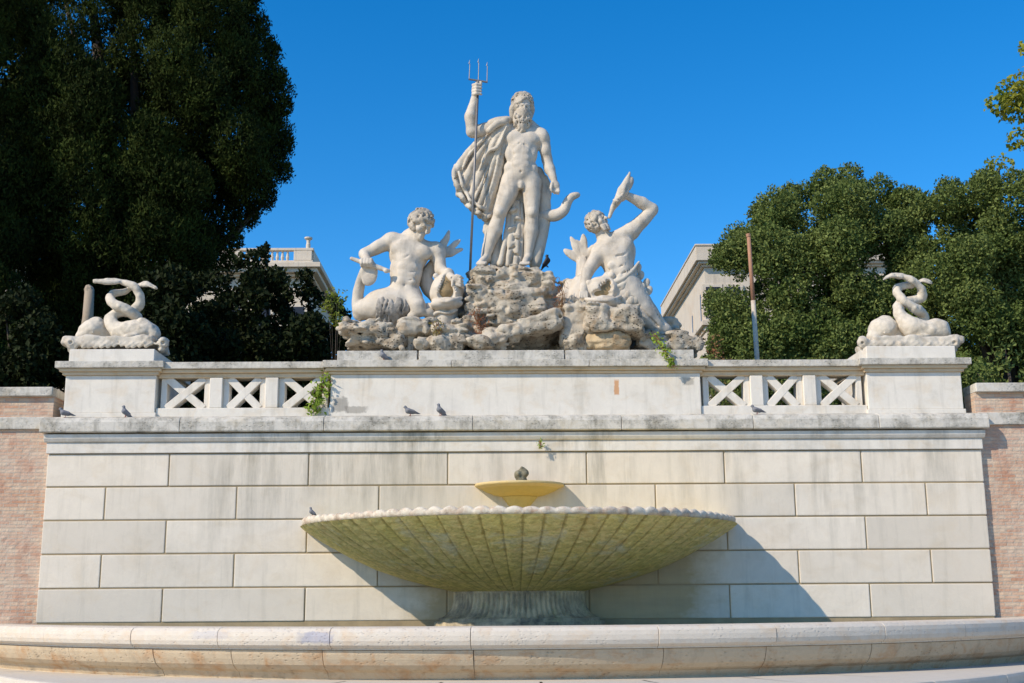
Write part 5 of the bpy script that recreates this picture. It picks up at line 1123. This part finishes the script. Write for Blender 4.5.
tree('leafy_tree', 'yellow green tree reaching in from the upper right photo corner', 'tree', None, lobes_from(t3, 10, 40, 30, 8, 18, 41, [(998, 104, -5, 12), (1010, 92, 0, 14), (1008, 112, 0, 11), (1022, 138, 0, 14), (1026, 48, 0, 9), (1022, 110, 5, 15), (1030, 80, 0, 16)]), None, (P(1120, 400, 10)[0], 10, GZ), 0.22, LIME, 42, 70, 0.17, 0.12, (0, 0, -0.2), (1, 1, 0.9), 9, 0.4)
t4 = [(980, 166), (990, 156), (1004, 152), (1016, 162), (1020, 200), (975, 200)]
tree('leafy_tree', 'pale yellow green treetop rising above the right oak', 'tree', None, lobes_from(t4, 18, 14, 10, 5, 8, 43, [(992, 160, 0, 5), (1003, 157, 0, 4)]), None, (P(1000, 400, 18)[0], 18, GZ), 0.12, LIME, 44, 50, 0.16, 0.1, (0, 0, 0.4), (1, 1, 1), 3, 0.4)
hedge = lambda label, poly, Y, seed, px, mat: shrub(label, poly, Y, 20, 110, 13, 20, seed, px, mat, 120, 0.22, 0.14, name='hedge', group='tall hedges behind the shrubs')
hedge('tall dark hedge far behind the left balustrade and the cypress trunks', [(-80, 300), (60, 290), (140, 300), (230, 306), (300, 322), (345, 338), (350, 450), (-80, 450)], 24, 71, 130, DKB)
hedge('tall green hedge far behind the right balustrade, under the oaks', [(705, 340), (760, 320), (900, 310), (1090, 300), (1090, 450), (700, 450)], 22, 72, 900, OAK)
shrub('low dry brown shrub at the foot of the white building behind the parapet', [(690, 330), (712, 322), (735, 345), (735, 430), (690, 430)], 7, 14, 14, 6, 10, 15, 712, DRYG, 60, 0.1, 0.05, tr=0.05)
shrub('low green shrub seen through the right balustrade panels', [(700, 372), (790, 366), (870, 372), (880, 440), (695, 440)], 4.5, 16, 40, 7, 12, 16, 790, OAK, 70, 0.10, 0.05, tr=0.06)
shrub('low green shrub above the brick wall at the right photo edge', [(968, 340), (1000, 335), (1060, 345), (1060, 440), (968, 440)], 5, 20, 26, 8, 13, 17, 1010, OAK, 70, 0.12, 0.06, tr=0.06)

# ------------------------------------------------------------------ wild plants on the stone
def sprig(name, label, cat, path, Y, spread, n, ln, wd, mat, seed, group=None, stems=5):
    """trailing plant: leaves along a path of pixels, with thin stems"""
    g = np.random.default_rng(seed); pts = np.array([P(x, y, Y+d) for x, y, d in path]); m = MPP(path[0][1], Y)
    t = thing(name, label, cat, pts[0], group); Vs = []; b = MB()
    u = g.random(n)*(len(pts)-1); i = np.minimum(u.astype(int), len(pts)-2); f = (u-i)[:, None]
    pos = pts[i]*(1-f)+pts[i+1]*f+g.normal(size=(n, 3))*spread*m*np.array([1, 0.5, 1])
    V, F = leaf_quads(pos, np.array([[-0.3, -1, 0.5]])+0*pos, np.array([[0, -0.2, -0.4]])+0*pos, ln, wd, g)
    link('leaves', np_mesh('leaves', V, F), mat, t)
    for k in range(stems):
        b.tube([p+g.normal(size=3)*spread*m*0.5*np.array([1, 0.3, 1]) for p in pts], 0.006, 4)
    b.build('stem', DRYG, t)
sprig('ivy', 'bright green leafy plant hanging over the right end of the left balustrade', 'plant', [(327, 378, 0), (322, 388, 0), (318, 396, 0), (315, 404, 0), (316, 412, -0.03)], 0.12, 4.2, 260, 0.09, 0.05, FRESH, 1)
sprig('fern', 'bright green fern trailing over the parapet edge below the right merman', 'plant', [(654, 334, 0.35), (659, 342, 0.1), (664, 351, 0.0), (670, 361, -0.02), (674, 366, -0.02)], 0.0, 2.6, 170, 0.08, 0.04, FRESH, 2)
sprig('dry_weed', 'reddish dry weed on the left flank of the central boulder', 'plant', [(474, 312, 0), (478, 320, 0), (482, 330, 0), (478, 340, -0.1)], 0.85, 4.0, 240, 0.08, 0.02, leafmat('red_dry_weed', (0.22, 0.08, 0.04), (0.36, 0.17, 0.09), None, 0.8, 0.2), 3)
sprig('dry_weed', 'straw coloured dry grass in the dark cleft right of the central boulder', 'plant', [(558, 282, 0), (562, 295, 0), (560, 308, 0), (556, 316, -0.1)], 1.0, 4.0, 200, 0.14, 0.012, DRYG, 4)
sprig('moss_tuft', 'mossy weed tuft on the rough lump below the tall fish mouth', 'plant', [(436, 322, 0), (439, 332, 0), (437, 340, 0)], 0.62, 3.0, 130, 0.06, 0.025, leafmat('olive_moss', (0.16, 0.14, 0.04), (0.28, 0.22, 0.08), None, 0.9, 0.2), 5)
sprig('small_weed', 'tiny green weed in the joint under the coping above the basin', 'plant', [(540, 440, 0), (541, 445, -0.02), (540, 448, -0.02)], -0.12, 1.6, 40, 0.05, 0.02, FRESH, 6)

# ------------------------------------------------------------------ birds
PGN = NT('pigeon_plumage'); z = PGN.sep(); pc = PGN.mix(PGN.noise(18, detail=4), (0.11, 0.115, 0.13), (0.24, 0.25, 0.27)); PGN = PGN.done(pc, 0.7, 0.2)
PGW = plain('pigeon_wing', (0.2, 0.2, 0.22), 0.8, 0, 0.55, 22); CROWM = plain('crow_plumage', (0.02, 0.02, 0.024), 0.5, 0, 0.4, 14); LEGM = plain('bird_leg', (0.30, 0.12, 0.10), 0.7)
def bird_parts(mats, upright=0.0):
    """a perching bird about 0.3 m long, facing -x, feet at the origin"""
    R0 = Matrix.Rotation(upright, 4, 'Y')
    def W(x, z, y=0):
        v = R0 @ Vector((x, y, z-0.08)); return (v.x, v.y, v.z+0.08)
    s = Sculpt.__new__(Sculpt); s.Y0 = 0; s.m = 1; s.vox = 0.008; s.lo = np.array([-0.3, -0.12, -0.15]); s.ax = [s.lo[i]+0.008*np.arange(n) for i, n in enumerate((78, 30, 60))]; s.f = np.full((78, 30, 60), 9.0, np.float32)
    K = lambda a, b_, ra, rb, k=0.02: s.cap(W(*a), W(*b_), ra, rb, k, world=True)
    K((-0.06, 0.11), (0.04, 0.09), 0.062, 0.052); K((-0.07, 0.12), (-0.11, 0.175), 0.045, 0.03); K((-0.118, 0.19), (-0.122, 0.195), 0.032, 0.031, 0.012)
    K((-0.14, 0.19), (-0.172, 0.18), 0.012, 0.004, 0.006); K((0.05, 0.085), (0.16, 0.06), 0.034, 0.016)
    K((0.14, 0.064), (0.2, 0.052), 0.016, 0.010, 0.01)
    body = s.mesh('bird_body'); wings = []; legs = []
    for e in (-1, 1):
        s.f = np.full((78, 30, 60), 9.0, np.float32)
        s.cap(W(-0.06, 0.125, 0.048*e), W(0.06, 0.10, 0.050*e), 0.030, 0.026, 0.01, world=True).cap(W(0.05, 0.10, 0.048*e), W(0.15, 0.075, 0.020*e), 0.022, 0.008, 0.01, world=True)
        wings.append(s.mesh('bird_wing'))
        m_ = MB().tube([W(-0.01, 0.06, 0.025*e), (-0.012, 0.025*e, 0.03), (-0.005, 0.025*e, 0.0)], 0.006, 6)
        for a in (-0.5, 0, 0.5): m_.tube([(-0.005, 0.025*e, 0.004), (-0.045*math.cos(a), 0.025*e+0.045*math.sin(a), 0.003)], 0.004, 5)
        me = bpy.data.meshes.new('bird_leg'); me.from_pydata(m_.v, [], m_.f); legs.append(me)
    for me, mt in [(body, mats[0])]+[(w_, mats[1]) for w_ in wings]+[(l_, mats[2]) for l_ in legs]: me.materials.append(mt)
    return body, wings, legs
def bird(name, label, cat, loc, yaw, sc_, parts, group=None):
    t = thing(name, label, cat, loc, group); t.rotation_euler = (0, 0, yaw); t.scale = (sc_,)*3
    for nm, mes in (('body', [parts[0]]), ('wing', parts[1]), ('leg', parts[2])):
        for me in mes:
            o = bpy.data.objects.new(nm, me); COL.objects.link(o); o.parent = t
PG = bird_parts((PGN, PGW, LEGM), 0.0); PG2 = bird_parts((PGN, PGW, LEGM), 0.45)
def at_z(px, py, z):
    """where the sight line of a pixel meets height z"""
    d = FW + (px-512)/CF*RT - (py-341.5)/CF*UP; t = (z-CH)/d[2]; return CAM+d*t
grp = 'pigeons on the fountain'
for (px, Y, zz, yaw, sc_, pr, lab) in (
    (67, -0.06, 4.885, 0.3, 0.82, PG, 'grey pigeon on the coping in front of the left pedestal, nearest the left end'),
    (127, -0.06, 4.885, 0.5, 0.82, PG2, 'grey pigeon on the coping at the right side of the left pedestal base'),
    (411, -0.06, 4.885, 0.2, 0.85, PG, 'left one of the pigeon pair on the coping below the parapet'),
    (441, -0.06, 4.885, 0.6, 0.85, PG2, 'right, more upright one of the pigeon pair on the coping below the parapet'),
    (757, -0.06, 4.885, 0.15, 0.8, PG, 'grey pigeon on the coping below the right balustrade'),
    (383.5, 0.12, 5.95, 0.4, 0.8, PG2, 'dark pigeon on the parapet cap under the flat ledge of rock')):
    bird('pigeon', lab, 'pigeon', (P(px, 400, Y)[0], Y, zz), yaw, sc_, pr, grp)
pr_ = P(314, 517, -0.45); bird('pigeon', 'small grey pigeon perched on the left end of the scalloped basin rim', 'pigeon', (pr_[0], -0.62, 3.045), 0.2, 0.6, PG2, grp)
CR = bird_parts((CROWM, CROWM, CROWM), 0.75)
cr_ = P(546.5, 267, 1.9); bird('crow', 'black crow perched on the boulder by the feet of the tall statue', 'crow', tuple(cr_), math.pi-0.2, 0.95, CR)
